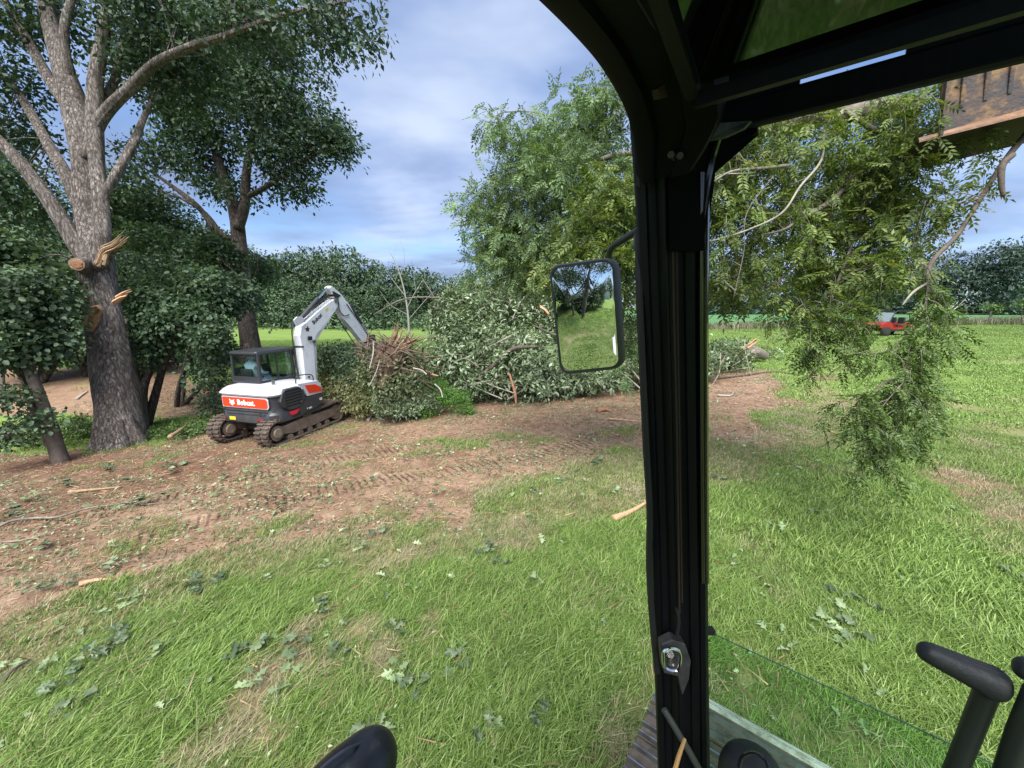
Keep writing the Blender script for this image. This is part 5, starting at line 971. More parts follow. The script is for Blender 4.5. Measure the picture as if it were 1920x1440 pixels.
# looking forward (+x) at the rear: right is -y
RB = np.array([[0, 0, -1], [-1, 0, 0], [0, 1, 0]]).astype(float)
text('Bobcat.', .19, (RB, (xr_-.034, -.19, 1.13)), wht, ex, bold=.006)
def cathead(M, s, m_, parent):
    pts = [(-.5, .5), (-.22, .3), (.22, .3), (.5, .5), (.38, .05), (.55, -.2), (.25, -.25), (.12, -.5), (-.12, -.5), (-.25, -.25), (-.55, -.2), (-.38, .05)]
    A, t_ = np.array(M[0]), np.array(M[1]); V = [A@np.array([x*s, y*s, 0])+t_ for x, y in pts]; o = MB().prism(V, A@np.array([0, 0, .004])).build('emblem', m_, parent)
    for x, y in ((-.17, .02), (.17, .02), (0, -.26)):
        c_ = A@np.array([x*s, y*s, .005])+t_; V = [c_+A@np.array([math.cos(a)*s*.075, math.sin(a)*s*.06, 0]) for a in np.linspace(0, 6.28, 7)[:-1]]; MB().prism(V, A@np.array([0, 0, .003])).build('emblem_mark', dred, o)
cathead((RB, (xr_-.034, .27, 1.13)), .17, wht, ex)
# rear skirt recess, sticker, bolts
MB().box((X0-.012, -.15, .84), (.02, 1.25, .03)).build('skirt_ridge', dark, ex); MB().box((X0-.012, .32, .69), (.008, .2, .085)).build('warning_sticker', yel, ex)
for y_ in (-.62, .62): MB().cyl((X0-.02, y_, .84), (X0+.01, y_, .84), .035, 12).build('tow_eye', hose, ex)
# right side: grille
ys_ = Y0-.02
def splate(poly, m_, name, y=ys_, t=.03, parent=ex, bevel=0): return MB().prism([(x, y, z) for x, z in poly], (0, t, 0)).build(name, m_, parent, bevel=bevel)
gp = [(-.98, 1.16), (-.90, 1.38), (-.78, 1.46), (-.35, 1.46), (-.22, 1.36), (-.14, 1.12), (-.26, .95), (-.42, .87), (-.72, .88), (-.9, 1.0)]
gr_ = splate(gp, dark, 'grille_surround', ys_-.03, .12, bevel=.02)
for q, z_ in enumerate(np.linspace(.98, 1.38, 6)):
    splate([(-.84, z_), (-.26, z_), (-.28, z_+.035), (-.82, z_+.035)], mat('grille_slot', (.006, .006, .007), .9), 'grille_slot', ys_-.036, .02, gr_)
splate([(-.32, 1.52), (.38, 1.49), (.50, 1.36), (.54, 1.10), (-.05, 1.11), (-.16, 1.34)], white, 'side_cowl', ys_-.015, .08, bevel=.015)
splate([(-.12, 1.44), (.25, 1.40), (.47, 1.28), (.50, 1.14), (.0, 1.19)], dred, 'side_flash', ys_-.026, .03)
splate([(-.18, 1.09), (.54, 1.09), (.52, .80), (.15, .70), (-.35, .64), (-.42, .82)], dark, 'side_door', ys_-.008, .06, bevel=.01)
splate([(-.72, .82), (-.40, .84), (-.48, .74), (-.66, .72)], mat('tail_reflector', (.65, .03, .06), .3), 'reflector', ys_-.03, .05)
RS = np.array([[1, 0, 0], [0, 0, -1], [0, 1, 0]]).astype(float)
text('F 18H', .07, (RS, (-.02, ys_-.012, .76)), wht, ex); text('88', .1, (RS, (.44, ys_-.014, .92)), wht, ex)
MB().cyl((-.3, ys_-.05, 1.02), (-.3, ys_+.02, 1.02), .035, 12).build('latch', steel, ex)
MB().tube([(-.25, -.92, 1.5), (-.25, -.95, 1.66), (-.15, -.96, 1.72), (.30, -.96, 1.66), (.38, -.94, 1.46)], .016, n=8, sub=4).build('handrail', cabm, ex, smooth=True)
MB().cyl((-.62, -.55, 1.5), (-.62, -.55, 1.66), .04, 14).build('exhaust_pipe', steel, ex)
for z_, w_ in ((.90, 1.42), (1.30, 1.5)): MB().box((X0+.02, -.13, z_), (.012, w_, .012)).build('panel_gap', hose, ex)
MB().box((X0-.02, -.62, .70), (.02, .22, .05)).box((X0-.02, .60, .70), (.02, .12, .04)).build('rear_light', mat('dull_red_lens', (.25, .02, .02), .3), ex)
# cab
c0x, c1x, cy0, cy1, cz0, cz1 = -.62, .58, -.10, .80, 1.42, 2.37
fr = MB()
def bar(a, b_, r=.04): fr.tube([a, b_], r, n=8, sub=1)
A_ = [(c0x, cy0), (c0x, cy1), (c1x, cy1), (c1x, cy0)]
for q in range(4):
    a, b_ = A_[q], A_[(q+1) % 4]; tp = .04
    bar((a[0], a[1], cz0), (a[0]+(tp if q < 2 else -tp*2), a[1], cz1-.03), .045); bar((a[0], a[1], cz1-.03), (b_[0], b_[1], cz1-.03), .04); bar((a[0], a[1], cz0+.12), (b_[0], b_[1], cz0+.12), .05)
fr.build('cab_frame', cabm, ex, smooth=True)
slab(cz1-.03, cz1+.03, c0x-.04, c1x+.04, cy0-.04, cy1+.04, .1, cabm, 'cab_roof', .03)
MB().box((c0x, (cy0+cy1)/2, cz0+.12), (.03, cy1-cy0, .34)).build('rear_panel_lower', cabm, ex); MB().box(((c0x+c1x)/2, cy1, cz0), (c1x-c0x, .03, 1.0)).build('cab_side', cabm, ex)
MB().box((c0x-.004, (cy0+cy1)/2, 1.98), (.012, cy1-cy0-.08, .8)).build('rear_window', gl_cab, ex); MB().box(((c0x+c1x)/2, cy0-.004, 1.96), (c1x-c0x-.08, .012, .85)).build('side_window', gl_cab, ex)
MB().box((c1x, (cy0+cy1)/2, 1.9), (.012, cy1-cy0-.08, .95)).build('windscreen', gl_cab, ex)
MB().box((-.02, cy0-.01, 1.95), (.04, .03, .85)).build('window_bar', cabm, ex)
MB().box((-.25, .45, 1.45), (.5, .5, .14)).box((-.50, .45, 1.70), (.08, .40, .4)).build('cab_seat', blk, ex, bevel=.04)
MB().box((.7, -.02, 2.25), (.06, .12, .18)).tube([(.55, -.05, 2.38), (.7, -.03, 2.35)], .012, n=6, sub=1).build('work_mirror', cabm, ex)
# operator
op = empty('person', O+Hh*-.30+LL*.47+np.array([0, 0, 1.5]), rz=math.pi/2-TH, label='operator in a light blue shirt seated in the white digger cab', cat='person')
bm_ = bpy.data.meshes.new('body')
vs = [(0, 0, .12), (0, 0, .35), (0, 0, .52), (0, 0, .60), (.02, 0, .68), (.03, 0, .80), (0, .19, .50), (.08, .25, .26), (.33, .2, .22), (0, -.19, .50), (.08, -.25, .26), (.33, -.2, .22), (.02, .1, .08), (.42, .12, .1), (.45, .12, -.3), (.02, -.1, .08), (.42, -.12, .1), (.45, -.12, -.3)]
ed = [(0, 1), (1, 2), (2, 3), (3, 4), (4, 5), (2, 6), (6, 7), (7, 8), (2, 9), (9, 10), (10, 11), (0, 12), (12, 13), (13, 14), (0, 15), (15, 16), (16, 17)]
bm_.from_pydata(vs, ed, []); bm_.materials.append(mat('blue_shirt', (.36, .43, .50), .8)); body = bpy.data.objects.new('body', bm_); COL.objects.link(body); body.parent = op
md = body.modifiers.new('skin', 'SKIN'); rr = [.15, .15, .13, .055, .08, .075, .07, .05, .04, .07, .05, .04, .09, .07, .05, .09, .07, .05]
for q, r_ in enumerate(rr): bm_.skin_vertices[0].data[q].radius = (r_, r_)
bm_.skin_vertices[0].data[0].use_root = True; body.modifiers.new('sub', 'SUBSURF').render_levels = 2
MB().tube([(.01, 0, .74), (.01, 0, .82), (.01, 0, .88), (.01, 0, .91)], [.1, .105, .09, .02], n=14, sub=3).build('cap', mat('dark_cap', (.03, .03, .035), .8), op, smooth=True)
# boom and stick
def arm_plate(pts, lat, w, m_, name, bevel=.015):
    V = [lp(u, v, lat) for u, v in pts]; V = [np.array([a[0], lat-w/2, a[2]]) for a in V]
    return MB().prism(V, (0, w, 0)).build(name, m_, ex, bevel=bevel)
bl_ = -.32
arm_plate([(572, 745), (590, 745), (587, 725), (584, 690), (582, 655), (581, 642), (587, 626), (607, 601), (627, 576), (631, 566), (626, 558), (610, 568), (590, 584), (570, 602), (560, 612), (556, 630), (560, 650), (563, 680), (567, 720)], bl_, .24, boom_white_lifted, 'boom')
arm_plate([(612, 540), (617, 536), (632, 548), (650, 570), (664, 596), (690, 630), (686, 641), (676, 642), (655, 615), (640, 598), (626, 570), (620, 552)], bl_, .20, boom_white_lifted, 'stick')
for pt, r_ in (((624, 563), .09), ((689, 636), .07), ((582, 640), .05), ((590, 737), .09)):
    c_ = lp(*pt, bl_); MB().cyl(c_+[0, -.17, 0], c_+[0, .17, 0], r_, 16).build('pivot_pin', steel, ex)
for dl_ in (-.17, .17): # cylinder lugs
    a = lp(560, 598, bl_+dl_); MB().prism([lp(u, v, bl_+dl_)+[0, -.02, 0] for u, v in [(556, 612), (550, 600), (556, 594), (566, 594), (571, 600), (566, 606)]], (0, .04, 0)).build('cylinder_bracket', white, ex, bevel=.01)
def ram(p0, p1, pm, r0, r1, lat=bl_):
    a, b_, c_ = lp(*p0, lat), lp(*p1, lat), lp(*pm, lat); o = MB().cyl(a, c_, r0, 16).build('hydraulic_cylinder', dark, ex, smooth=True); MB().cyl(c_, b_, r1, 12).build('piston_rod', chrome, o, smooth=True)
ram((563, 598), (614, 540), (596, 560), .065, .04); ram((558, 605), (556, 690), (556, 690), .05, .03, bl_+.17)
ram((655, 572), (692, 628), (678, 606), .05, .03); 
MB().prism([lp(u, v, bl_)+[0, -.11, 0] for u, v in [(618, 545), (634, 554), (628, 560), (621, 556)]], (0, .22, 0)).build('stick_recess', hose, ex)
for q, off in enumerate((-.1, -.04, .03, .09)):
    pts = [lp(u, v, bl_+off)+[0, 0, .02*q] for u, v in [(566, 728), (559, 700), (553, 670), (549, 640), (548, 618), (556, 604), (580, 584), (604, 564), (618, 556)]]
    MB().tube(pts, .016, n=6, sub=4).build('hydraulic_hose', hose, ex, smooth=True)
for off, pts in ((-.13, [(624, 552), (634, 562), (636, 580), (645, 592), (655, 590)]), (-.13, [(650, 570), (664, 590), (680, 612), (690, 628)]), (-.12, [(636, 600), (650, 622), (668, 650)])):
    MB().tube([lp(u, v, bl_+off) for u, v in pts], .016, n=6, sub=4).build('hydraulic_hose', hose, ex, smooth=True)
for z_ in (650, 706): MB().cyl(lp(560 if z_ == 650 else 572, z_, bl_)+[0, -.17, 0], lp(560 if z_ == 650 else 572, z_, bl_)+[0, .17, 0], .025, 8).build('hose_clamp', hose, ex)
MB().box(lp(573, 634, bl_)+[0, -.16, 0], (.16, .05, .12)).build('work_light', hose, ex, bevel=.02)
q0, q1 = lp(581, 612, bl_-.125), lp(604, 588, bl_-.125); dv = (q1-q0)/np.linalg.norm(q1-q0); RM = np.c_[dv, np.cross([0, -1, 0], dv), [0, -1, 0]]
text('Bobcat', .17, (RM, (q0+q1)/2+dv*.06), mat('black_print', (.01, .01, .01), .5), ex, bold=.003); 
A2 = RM; pts_c = q0-dv*.13; cathead((A2, pts_c), .15, MATS['black_print'], ex)
MB().prism([lp(u, v, bl_-.122) for u, v in [(609, 580), (613, 576), (616, 579), (612, 584)]], (0, -.004, 0)).build('small_sticker', yel, ex)
# bucket linkage and bucket biting the roots
MB().prism([lp(u, v, bl_)+[0, -.2, 0] for u, v in [(684, 628), (695, 627), (697, 640), (690, 646), (682, 640)]], (0, .4, 0)).build('quick_hitch', trk, ex, bevel=.01)
MB().prism([lp(u, v, bl_)+[0, -.3, 0] for u, v in [(672, 645), (692, 642), (712, 655), (708, 680), (690, 690), (676, 672)]], (0, .6, 0)).build('bucket', trk, ex, bevel=.015)

# ------------------------------------------------------------------ own machine: cab, mirror, levers, track, bucket
Fv = np.array([.6157, .788, 0]); Rv = np.array([.788, -.6157, 0]); Zv = np.array([0, 0, 1.])
W = lambda f, r, z: Fv*f+Rv*r+Zv*z
own = empty('excavator_cab', W(.3, .2, 1.2), label='dark cab of the large machine framing the view, with pillar, mirror and levers', cat='excavator cab'); ob = np.array(own.location)
def OB(mb, name, m_, parent=own, **k):
    mb.V = [np.vstack(mb.V)-ob]; return mb.build(name, m_, parent, **k)
pil_m = mat('black_cab_paint', (.0025, .0035, .0045), .5, spec=.3, c2=(.006, .008, .009), nscale=18, contrast=(.4, .75), bump=.06, bscale=60, stretch=(1, 1, .15))
gloss = mat('glossy_black_trim', (.008, .009, .010), .16, coat=.5); rub = mat('rubber_seal', (.014, .015, .015), .6)
def sweep(path, prof):
    """sweep profile (a along image right, b away) on a nearly vertical path"""
    rings = []
    for q, p in enumerate(path):
        p = np.array(p); view = p-CAM; view[2] = 0; view /= np.linalg.norm(view); side_ = np.cross(view, Zv)
        rings.append([p+side_*a+view*b_ for a, b_ in prof])
    return MB().loft(rings)
prof = [(-.072, .035), (-.072, .004), (-.066, -.004), (-.050, -.006), (-.046, .006), (-.030, .008), (-.027, .002), (-.018, -.002), (-.013, -.007), (-.009, -.006), (-.007, .008), (.004, .012), (.022, .012), (.026, .003), (.044, -.002), (.049, .004), (.052, .03), (.03, .06), (-.05, .06)]
cpts = [P(1250, 170, .72), P(1254, 240, .75), P(1258, 330, .78), P(1260, 420, .81), P(1262, 560, .86), P(1266, 720, .92), P(1270, 900, .98), P(1274, 1080, 1.03), P(1277, 1250, 1.07), P(1281, 1440, 1.11), P(1284, 1600, 1.15)]
pillar = OB(sweep(catmull(cpts, 4), prof), 'front_pillar', pil_m, smooth=True)
trim = OB(sweep(catmull([p for p in cpts[2:8]], 4), [(.050, .02), (.050, .0), (.054, -.006), (.060, -.003), (.063, .002), (.068, .0), (.072, .008), (.072, .03)]), 'glass_channel', gloss, pillar, smooth=True)
OB(sweep(catmull([p for p in cpts[7:]], 4), [(.050, .02), (.050, .0), (.062, -.002), (.068, .008), (.068, .03)]), 'lower_channel', pil_m, pillar, smooth=True)
OB(MB().tube([P(1345, 262, .74), P(1334, 300, .755), P(1324, 350, .77), P(1318, 410, .79), P(1319, 520, .83)], .0075, n=8, sub=5), 'curved_seal', gloss, pillar, smooth=True)
OB(MB().tube([P(1197, 430, .86), P(1199, 560, .88), P(1205, 700, .92), P(1212, 850, .97), P(1218, 960, 1.0), P(1217, 1060, 1.03), P(1222, 1150, 1.05), P(1232, 1260, 1.07)], .0085, n=8, sub=5), 'door_seal', rub, pillar, smooth=True)
OB(MB().prism([P(1187, 250, .78), P(1196, 250, .78), P(1202, 340, .80), P(1200, 352, .80), P(1192, 345, .80)], [.01, .02, 0]), 'seal_end', rub, pillar)
OB(MB().tube([P(1261, 350, .775), P(1263, 560, .85), P(1269, 800, .935), P(1272, 1000, .99), P(1274, 1150, 1.02)], .0022, n=6, sub=4), 'thin_cable', mat('dark_cable', (.05, .03, .025), .4), pillar, smooth=True)
OB(MB().tube([P(1268, 350, .775), P(1270, 560, .85), P(1274, 800, .935), P(1277, 1000, .99), P(1279, 1130, 1.02)], .0018, n=6, sub=4), 'thin_cable', MATS['dark_cable'], pillar, smooth=True)
# roof rail swept along the door opening
rp = [on_plane(u, v, W(0, -.31, 0), Rv) for u, v in [(1201, 345), (1197, 310), (1190, 265), (1170, 200), (1130, 130), (1085, 75), (1010, 0), (930, -70), (700, -260)]]
rp.append(rp[-1]-Fv*.5); rp = catmull(rp, 4); rings = []
for q, p in enumerate(rp):
    t = rp[min(q+1, len(rp)-1)]-rp[max(q-1, 0)]; t /= np.linalg.norm(t); up = np.cross(t, Rv); up *= 1 if up[2]+up@Fv*.5 > 0 else -1
    wk = min(1, .62+.38*q/8)
    rings.append([p+Rv*a*wk+up*b_ for a, b_ in [(0, .0), (.012, -.004), (.035, .0), (.04, .012), (.085, .014), (.09, .004), (.14, .006), (.14, .10), (.0, .10)]])
OB(MB().loft(rings), 'roof_rail', mat('rail_paint', (.0022, .003, .004), .55, spec=.14), smooth=True)
OB(MB().prism([W(-1.1, -.32, 3.66), W(.955, -.32, 3.66), W(.955, .95, 3.66), W(-1.1, .95, 3.66)], Zv*.05), 'roof', pil_m)
OB(MB().prism([W(-.9, -.27, 3.345), W(.88, -.21, 3.345), W(.88, -.30, 3.345), W(-.9, -.30, 3.345)], Zv*.02), 'ceiling_strip', mat('ceiling_liner', (.015, .02, .022), .7), own)
OB(MB().box(W(.80, -.215, 3.30), (.12, .05, .09), R=np.c_[Fv, -Rv, Zv]).box(W(.45, -.215, 3.305), (.62, .03, .055), R=np.c_[Fv, -Rv, Zv]), 'ceiling_bracket', pil_m, own, bevel=.006)
OB(MB().prism([P(1305, 75, .65), P(1315, 68, .65), P(1332, 60, .65), P(1322, 72, .65)], [0, .002, 0]), 'paint_chip', mat('bare_metal_chip', (.35, .33, .27), .5), own)
# header: outer rail and window frame with a slit of sky between them
HR = np.c_[Rv, Fv, Zv]
OB(MB().box(W(.935, .40, 3.2653), (1.3, .022, .049), R=HR), 'front_header', pil_m, own, bevel=.006)
OB(MB().tube([W(.925, -.26, 3.2405), W(.925, 1.0, 3.2405)], .007, n=8, sub=1), 'header_seal', rub, own, smooth=True)
OB(MB().box(W(.712, .35, 3.2165), (1.08, .012, .021), R=HR).box(W(.40, -.195, 3.30), (.02, .64, .03), R=np.c_[Rv, Fv*math.cos(.21)-Zv*math.sin(.21), Zv*math.cos(.21)+Fv*math.sin(.21)]), 'window_frame_bar', pil_m, own)
OB(MB().box(W(.955, .32, 3.50), (1.26, .02, .33), R=HR), 'roof_fascia', pil_m, own)
OB(MB().box(W(-.1, -.30, 3.50), (2.04, .02, .32), R=np.c_[Fv, -Rv, Zv]), 'roof_side', pil_m, own)
OB(MB().box(W(.935, -.20, 3.294), (.25, .014, .018), R=HR), 'header_web', pil_m, own)
OB(MB().box(W(.935, .53, 3.294), (.94, .014, .018), R=HR), 'header_web', pil_m, own)
up_g = bpy.data.materials.new('raised_windscreen'); up_g.use_nodes = True; bb = up_g.node_tree.nodes['Principled BSDF']; bb.inputs['Base Color'].default_value = (.075, .11, .075, 1); bb.inputs['Metallic'].default_value = 1; bb.inputs['Roughness'].default_value = .04
OB(MB().prism([W(.1, -.17, 3.232+.1276), W(.70, -.182, 3.232), W(.70, .9, 3.232), W(.1, .9, 3.232+.1276)], Zv*.006), 'raised_windscreen', up_g, own)
# corner gusset, hinge, bolts
gus = [P(1318, 470, .80), P(1322, 380, .775), P(1332, 320, .765), P(1352, 285, .75), P(1382, 262, .74), P(1420, 246, .73), P(1420, 215, .73), P(1250, 190, .74), P(1255, 470, .80)]
OB(MB().prism(gus, Fv*.02), 'corner_gusset', mat('matte_black_paint', (.002, .003, .003), .8, spec=.12), own)
OB(MB().prism([P(1330, 232, .715), P(1408, 226, .71), P(1395, 240, .71), P(1360, 256, .715), P(1330, 262, .72)], Fv*.01), 'gusset_plate', mat('worn_green_grey', (.09, .11, .09), .5, c2=(.03, .035, .03), nscale=30), own)
hg = OB(MB().box(P(1285, 262, .72), (.05, .02, .075)), 'hinge_bracket', mat('bracket_metal', (.035, .038, .04), .4, .4), own, bevel=.006)
for u, v in ((1263, 232), (1297, 250), (1275, 292), (1300, 282), (1258, 290)):
    OB(MB().cyl(P(u, v, .70), P(u, v, .715), .0065, 6), 'bolt', mat('bolt_metal', (.13, .13, .12), .4, .7), hg)
OB(MB().prism([P(1222, 170, .62), P(1234, 160, .62), P(1240, 185, .63), P(1226, 188, .63)], Rv*.01), 'rust_patch', mat('rust', (.035, .02, .015), .8), own)
# latch
lt = OB(MB().prism([P(1240, 1210, 1.045), P(1262, 1200, 1.04), P(1285, 1208, 1.04), P(1296, 1240, 1.045), P(1292, 1275, 1.05), P(1280, 1305, 1.06), P(1272, 1270, 1.05), P(1245, 1262, 1.05)], [0, .03, 0]), 'latch_housing', mat('latch_grey', (.10, .095, .095), .45, .3, c2=(.05, .05, .05), nscale=25), own, bevel=.003)
OB(MB().tube([P(u, v, 1.01) for u, v in [(1243, 1222), (1260, 1216), (1275, 1224), (1274, 1248), (1266, 1258), (1246, 1250), (1243, 1222)]], .0045, n=8, sub=4), 'striker', chrome, lt, smooth=True)
OB(MB().cyl(P(1257, 1227, 1.005), P(1257, 1227, 1.04), .009, 12), 'latch_pin', chrome, lt); OB(MB().box(P(1261, 1243, 1.02), (.02, .012, .012)), 'latch_jaw', steel, lt)
OB(MB().tube([P(1268, 1140, 1.02), P(1273, 1165, 1.02), P(1268, 1200, 1.03)], .004, n=6), 'latch_cable', rub, lt, smooth=True)
OB(MB().tube([P(1245, 1330, 1.06), P(1275, 1380, 1.04), P(1315, 1450, 1.02), P(1345, 1520, 1.0)], .0085, n=10, sub=2), 'grab_rod', mat('rod_grey', (.05, .055, .05), .45), own, smooth=True)
# mirror
Mc = P(1103, 592, 1.15); nh = math.radians(-144); Nm = np.array([math.sin(nh)*1, math.cos(nh), -.085]); Nm /= np.linalg.norm(Nm)
cor = [on_plane(u, v, Mc, Nm) for u, v in [(1030, 498), (1156, 481), (1170, 690), (1052, 703)]]
c4 = np.mean(cor, 0); ux = ((cor[1]-cor[0])+(cor[2]-cor[3])); ux /= np.linalg.norm(ux); uy = np.cross(Nm, ux); 
if uy[2] < 0: uy = -uy
def bil(s, t): return cor[3]*(1-s)*(1-t)+cor[2]*s*(1-t)+cor[1]*s*t+cor[0]*(1-s)*t
def rrect(inset, r, k=6):
    pts = []; w_, h_ = np.linalg.norm(cor[1]-cor[0]), np.linalg.norm(cor[0]-cor[3])
    for cx_, cy_, a0 in ((1, 0, -90), (1, 1, 0), (0, 1, 90), (0, 0, 180)):
        for a in np.linspace(a0, a0+90, k):
            x = (w_-inset-r if cx_ else inset+r)+r*math.cos(math.radians(a)); y = (h_-inset-r if cy_ else inset+r)+r*math.sin(math.radians(a)); pts.append(bil(x/w_, y/h_))
    return pts
fm_ = mat('mirror_housing', (.020, .024, .026), .4, bump=.1); off = lambda pts, o_: [p+Nm*o_ for p in pts]
mir = OB(MB().loft([off(rrect(.012, .03), -.03), off(rrect(0, .035), -.018), off(rrect(0, .035), .004), off(rrect(.004, .033), .010), off(rrect(.010, .029), .010), off(rrect(.012, .028), .000)]), 'side_mirror', fm_, own, smooth=True)
mm_ = bpy.data.materials.new('mirror_glass'); mm_.use_nodes = True; bb = mm_.node_tree.nodes['Principled BSDF']; bb.inputs['Base Color'].default_value = (.80, .84, .84, 1); bb.inputs['Metallic'].default_value = 1; bb.inputs['Roughness'].default_value = .01
RAD = .85; outl = rrect(.011, .028, 8); rings = []; nrg = 14; V = []; 
for q in range(nrg+1):
    for p in outl:
        x = c4+(p-c4)*(1-q/nrg*.999); d2 = np.sum((x-c4)**2); V.append(x+Nm*(.0245-d2/2/RAD))
k_ = len(outl); F = [[q*k_+j_, q*k_+(j_+1) % k_, (q+1)*k_+(j_+1) % k_, (q+1)*k_+j_] for q in range(nrg) for j_ in range(k_)]
V = np.array(V)
g_ = mesh_np('mirror_glass', V-ob, np.array(F), mm_, mir, smooth=True)
OB(MB().tube([P(1208, 426, 1.0), P(1190, 436, 1.03), P(1165, 452, 1.07), P(1150, 462, 1.10), P(1143, 475, 1.13), P(1144, 492, 1.16), P(1146, 540, 1.18)], .0095, n=10, sub=4), 'mirror_arm', fm_, mir, smooth=True)
OB(MB().tube([P(1198, 434, 1.0), P(1197, 442, 1.0), P(1196, 455, 1.0), P(1195, 462, 1.0), P(1194, 470, 1.0)], [.008, .012, .011, .013, .008], n=12, sub=1), 'mirror_clamp', mat('clamp_grey', (.06, .06, .065), .4, .3), mir, smooth=True)
# lower windscreen
g0 = P(1328, 1184, 1.06); lw = [g0, g0+Rv*.95, g0+Rv*.95-Zv*.75+Fv*.10, g0-Zv*.75+Fv*.10]
low_gl = glassmat('lower_glass', (.80, .93, .83), refl=.9)
OB(MB().prism(lw, Fv*.005), 'lower_windscreen', low_gl, own)
OB(MB().tube([g0-Rv*.02, g0+Rv*.95], .0011, n=6, sub=1), 'glass_edge', mat('green_glass_edge', (.05, .10, .07), .2), own)
OB(MB().box(g0+Rv*.0+Zv*.003, (.03, .02, .012)), 'edge_clip', rub, own)
# travel levers
lev = mat('lever_grip', (.022, .026, .027), .55, bump=.15, bscale=80); stm = mat('lever_stem', (.020, .026, .022), .5)
def lever(tip, heel, s0, s1, dd):
    a, b_ = P(*tip, dd), P(*heel, dd-.04); t = b_-a; mb = MB()
    g = OB(mb.tube([a, a+t*.06, a+t*.25, a+t*.6, a+t*.85, a+t*.97, b_], [.005, .016, .020, .024, .028, .024, .007], n=20, sub=4), 'lever_grip', lev, own, smooth=True, autosmooth=False)
    for q in range(5):
        an = math.radians(60+q*15); n_ = np.cross(t, [0, .3, 1]); n_ /= np.linalg.norm(n_); n2 = np.cross(t, n_); n2 /= np.linalg.norm(n2); n2 *= np.sign(n2[2]); dn = n2*math.sin(an)+n_*math.cos(an)
        OB(MB().tube([a+t*.12+dn*.0175, a+t*.5+dn*.0222, a+t*.88+dn*.0275], .0016, n=5, sub=2), 'grip_rib', rub, g, smooth=True)
    OB(MB().tube([b_-t*.16, P(*s0, dd-.02), P(*s1, dd+.06)], [.021, .0165, .016], n=14, sub=3), 'lever_stem', stm, g, smooth=True)
lever((1722, 1215), (1882, 1290), (1845, 1310), (1745, 1560), .72); lever((1902, 1245), (2050, 1310), (1945, 1300), (1850, 1560), .66)
# round rubber boot, armrest
OB(MB().tube([P(1410, 1500, .92), P(1410, 1450, .92), P(1411, 1420, .92), P(1411, 1410, .92)], [.075, .07, .05, .015], n=22, sub=4), 'rubber_boot', rub, own, smooth=True)
OB(MB().tube([P(1385+0, 1440, .86), P(1392, 1420, .87), P(1412, 1412, .87), P(1435, 1425, .86), P(1442, 1450, .85)], .004, n=6, sub=4), 'boot_rib', gloss, own, smooth=True)
OB(MB().tube([P(560, 1620, .50), P(610, 1530, .53), P(670, 1460, .56), P(700, 1418, .585), P(712, 1404, .60), P(716, 1398, .605)], [.055, .055, .052, .042, .026, .006], n=24, sub=5), 'armrest', mat('armrest_vinyl', (.012, .014, .018), .38, bump=.08, bscale=90), own, smooth=True, autosmooth=False)
OB(MB().tube([P(575, 1470, .5), P(612, 1432, .52), P(650, 1405, .54), P(685, 1391, .57)], .0022, n=6, sub=4), 'armrest_seam', mat('seam_blue_grey', (.05, .055, .08), .5), own, smooth=True)
# cab floor and door sill out of view below
OB(MB().prism([W(-.9, -.28, 1.2), W(1.0, -.28, 1.2), W(1.0, .9, 1.2), W(-.9, .9, 1.2)], -Zv*.06), 'cab_floor', pil_m, own)
OB(MB().prism([W(-1.0, -.3, 1.14), W(-1.0, .95, 1.14), W(-1.0, .95, 3.37), W(-1.0, -.3, 3.37)], -Fv*.05), 'cab_rear_wall', pil_m, own)
# wooden stick by the pillar
o = MB().tube([P(1284, 1386, .86), P(1272, 1420, .83), P(1255, 1480, .80)], [.0035, .0045, .0045], n=8, sub=2).build('wooden_stick', mat('orange_wood', (.55, .30, .10), .5), smooth=True)
tag(o, 'thin orange-tan wooden stick at the foot of the pillar', 'stick')
# own steel track
tk = mat('worn_track_steel', (.30, .30, .32), .5, .9, c2=(.13, .11, .09), nscale=14, contrast=(.45, .7)); pad = mat('dusty_track_pad', (.05, .042, .034), .85, c2=(.13, .10, .08), nscale=12, bump=.3)
zt = .9; r0_, r1_ = -.43, .50; tr_ = OB(MB().box(W(.2, (r0_+r1_)/2, .62), (2.8, .45, .34), R=np.c_[Fv, -Rv, Zv]), 'track_body', pad, own)
pitch = .19
def shoe(c_, ang_):
    fw = Fv*math.cos(ang_)-Zv*math.sin(ang_); up = Fv*math.sin(ang_)+Zv*math.cos(ang_); rc = (r0_+r1_)/2; R = np.c_[fw, -Rv, up]
    s = OB(MB().box(c_+Rv*rc, (pitch*.96, r1_-r0_, .02), R=R), 'track_shoe', pad, own, bevel=.004)
    for k_2 in (-.42, -.16, .2): OB(MB().prism([c_+Rv*r0_+fw*(pitch*k_2+a)+up*b_ for a, b_ in ((-.008, .008), (-.004, .030), (.004, .030), (.008, .008))], Rv*(r1_-r0_)), 'grouser', tk, s)
fpos = 1.61
while fpos > -1.3: shoe(W(fpos, 0, zt), 0); fpos -= pitch
Ri = .42; ci = W(1.70, 0, zt-Ri)
for a in (.24, .68, 1.12, 1.56, 2.0): shoe(ci+Fv*Ri*math.sin(a)+Zv*Ri*math.cos(a), a)
# rest of the machine's side seen in its mirror
OB(MB().box(W(-2.2, -.02, 1.25), (2.2, .75, .75), R=np.c_[Fv, -Rv, Zv]), 'engine_side', mat('off_white_panel', (.5, .5, .47), .5), own, bevel=.04)
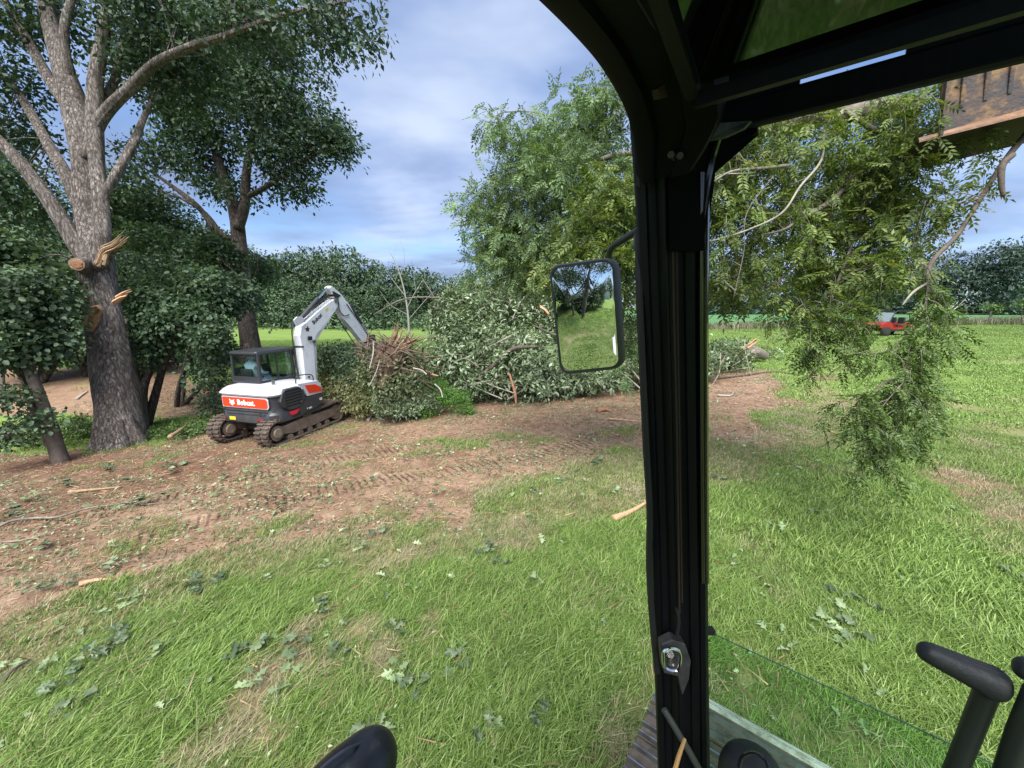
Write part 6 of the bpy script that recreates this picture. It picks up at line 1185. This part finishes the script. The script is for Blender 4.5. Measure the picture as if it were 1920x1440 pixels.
# bucket at the top right
rust = mat('rusty_yellow_paint', (.17, .10, .045), .75, c2=(.06, .04, .032), nscale=5, contrast=(.38, .60), bump=.5, bscale=25, c3=(.035, .032, .036)); rust2 = mat('scraped_orange_paint', (.28, .155, .08), .6, c2=(.17, .09, .05), nscale=9, c3=(.12, .07, .05), contrast=(.35, .75), bump=.3)
ba, bb_ = P(1722, 262, 4.5), P(2080, 165, 3.9); bx = bb_-ba; bxn = bx/np.linalg.norm(bx); up = np.array([0, .12, .99]); bz = np.cross(bxn, up); bz = -bz if bz[1] < 0 else bz
bk = OB(MB().prism([ba+bx*.12-up*.0, bb_, bb_+up*1.0, ba+bx*.12+up*1.0], bz*.04), 'bucket', rust, own)
OB(MB().prism([ba, bb_, bb_-bz*.18-up*.13, ba-bz*.02-up*.04], up*.02-bz*.001), 'bucket_lip', rust2, bk)
OB(MB().prism([ba+up*.01, bb_+up*.01, bb_+bz*.9-up*.05, ba+bz*.9-up*.05], -up*.03), 'bucket_floor', mat('dark_rust', (.035, .025, .02), .85), bk)
OB(MB().prism([ba+bx*.115-up*.03-bz*.05, ba+bx*.135-up*.03-bz*.05, ba+bx*.15+up*1.0-bz*.1, ba+bx*.13+up*1.0-bz*.1], bz*.08), 'bucket_side', rust, bk)
for t in (.24, .37, .50, .62, .75): OB(MB().prism([ba+bx*(t-.012)+up*.22-bz*.01, ba+bx*(t+.012)+up*.22-bz*.01, ba+bx*(t+.02)+up*1-bz*.08, ba+bx*(t-.02)+up*1-bz*.08], bz*.08), 'bucket_rib', rust, bk, bevel=.01)

# ------------------------------------------------------------------ behind the camera: what the mirror shows
rs = np.random.RandomState(90)
def hd(deg, R): a = math.radians(deg); return R*math.sin(a), R*math.cos(a)
def back_oak(deg, R, label, seed, H=13):
    x, y = hd(deg, R); z = gz(x, y); b0 = np.array([x, y, z]); limbs = [[(x, y, z-.2, .5), (x, y+.1, z+2, .33), (x+.2, y, z+5, .28), (x+.3, y+.2, z+8, .18), (x, y, z+H, .06)]]
    ells_ = []
    for q in range(9):
        a = q*.7; t = rs.uniform(.35, .85); rr_2 = rs.uniform(2.5, 4.5); tip = b0+[math.cos(a)*rr_2, math.sin(a)*rr_2, H*t+1.5]
        limbs.append([(x, y, z+H*t-1.5, .13), (*(b0*.5+tip*.5), .08), (*tip, .03)]); ells_.append((tip, np.array([1.9, 1.9, 1.1])))
    tree('oak_tree', label, 'tree', limbs, ells_, 420, 12, .4, .3, lf_oak, bark, seed, ntw=20, n=10, gs=.5)
back_oak(-106, 21, 'first of two grey trunks reflected in the side mirror', 91); back_oak(-116, 20, 'second, paler trunk reflected in the side mirror', 92, 12)
for q, (dg, R, h_, w_) in enumerate([(-94, 26, 6, 1.3), (-101, 30, 5, 1.2), (-110, 28, 5, 1.1), (-121, 27, 6.5, 1.0), (-126, 28, 8.0, .9), (-131, 33, 9, .9), (-135, 45, 9, .8)]):
    x, y = hd(dg, R); far_tree(0, gz(x, y)+h_, 0, q, w_*.75, ['bushy tree at the left rim of the mirror image', 'bush left of the first reflected trunk', 'bush between both reflected trunks', 'broad bush right of the reflected trunks', 'tall rounded tree in the middle of the mirror', 'dark tree at right in the mirror', 'narrow far tree by the reflected shed'][q], 'bushy trees behind the machine', xy=(x, y))
x, y = hd(-139, 62); z = gz(x, y); shd = empty('shed', (x, y, z), rz=.6, label='small white shed far behind, at the mirror right edge', cat='shed')
MB().box((0, 0, 1.3), (6, 4, 2.6)).build('wall', white, shd); MB().prism([(-3.2, -2.3, 2.6), (-3.2, 2.3, 2.6), (-3.2, 0, 3.9)], (6.4, 0, 0)).build('roof', mat('grey_roof', (.2, .2, .2), .7), shd); MB().box((0, -2.02, 1.1), (1.0, .06, 2.1)).build('door', dark, shd)
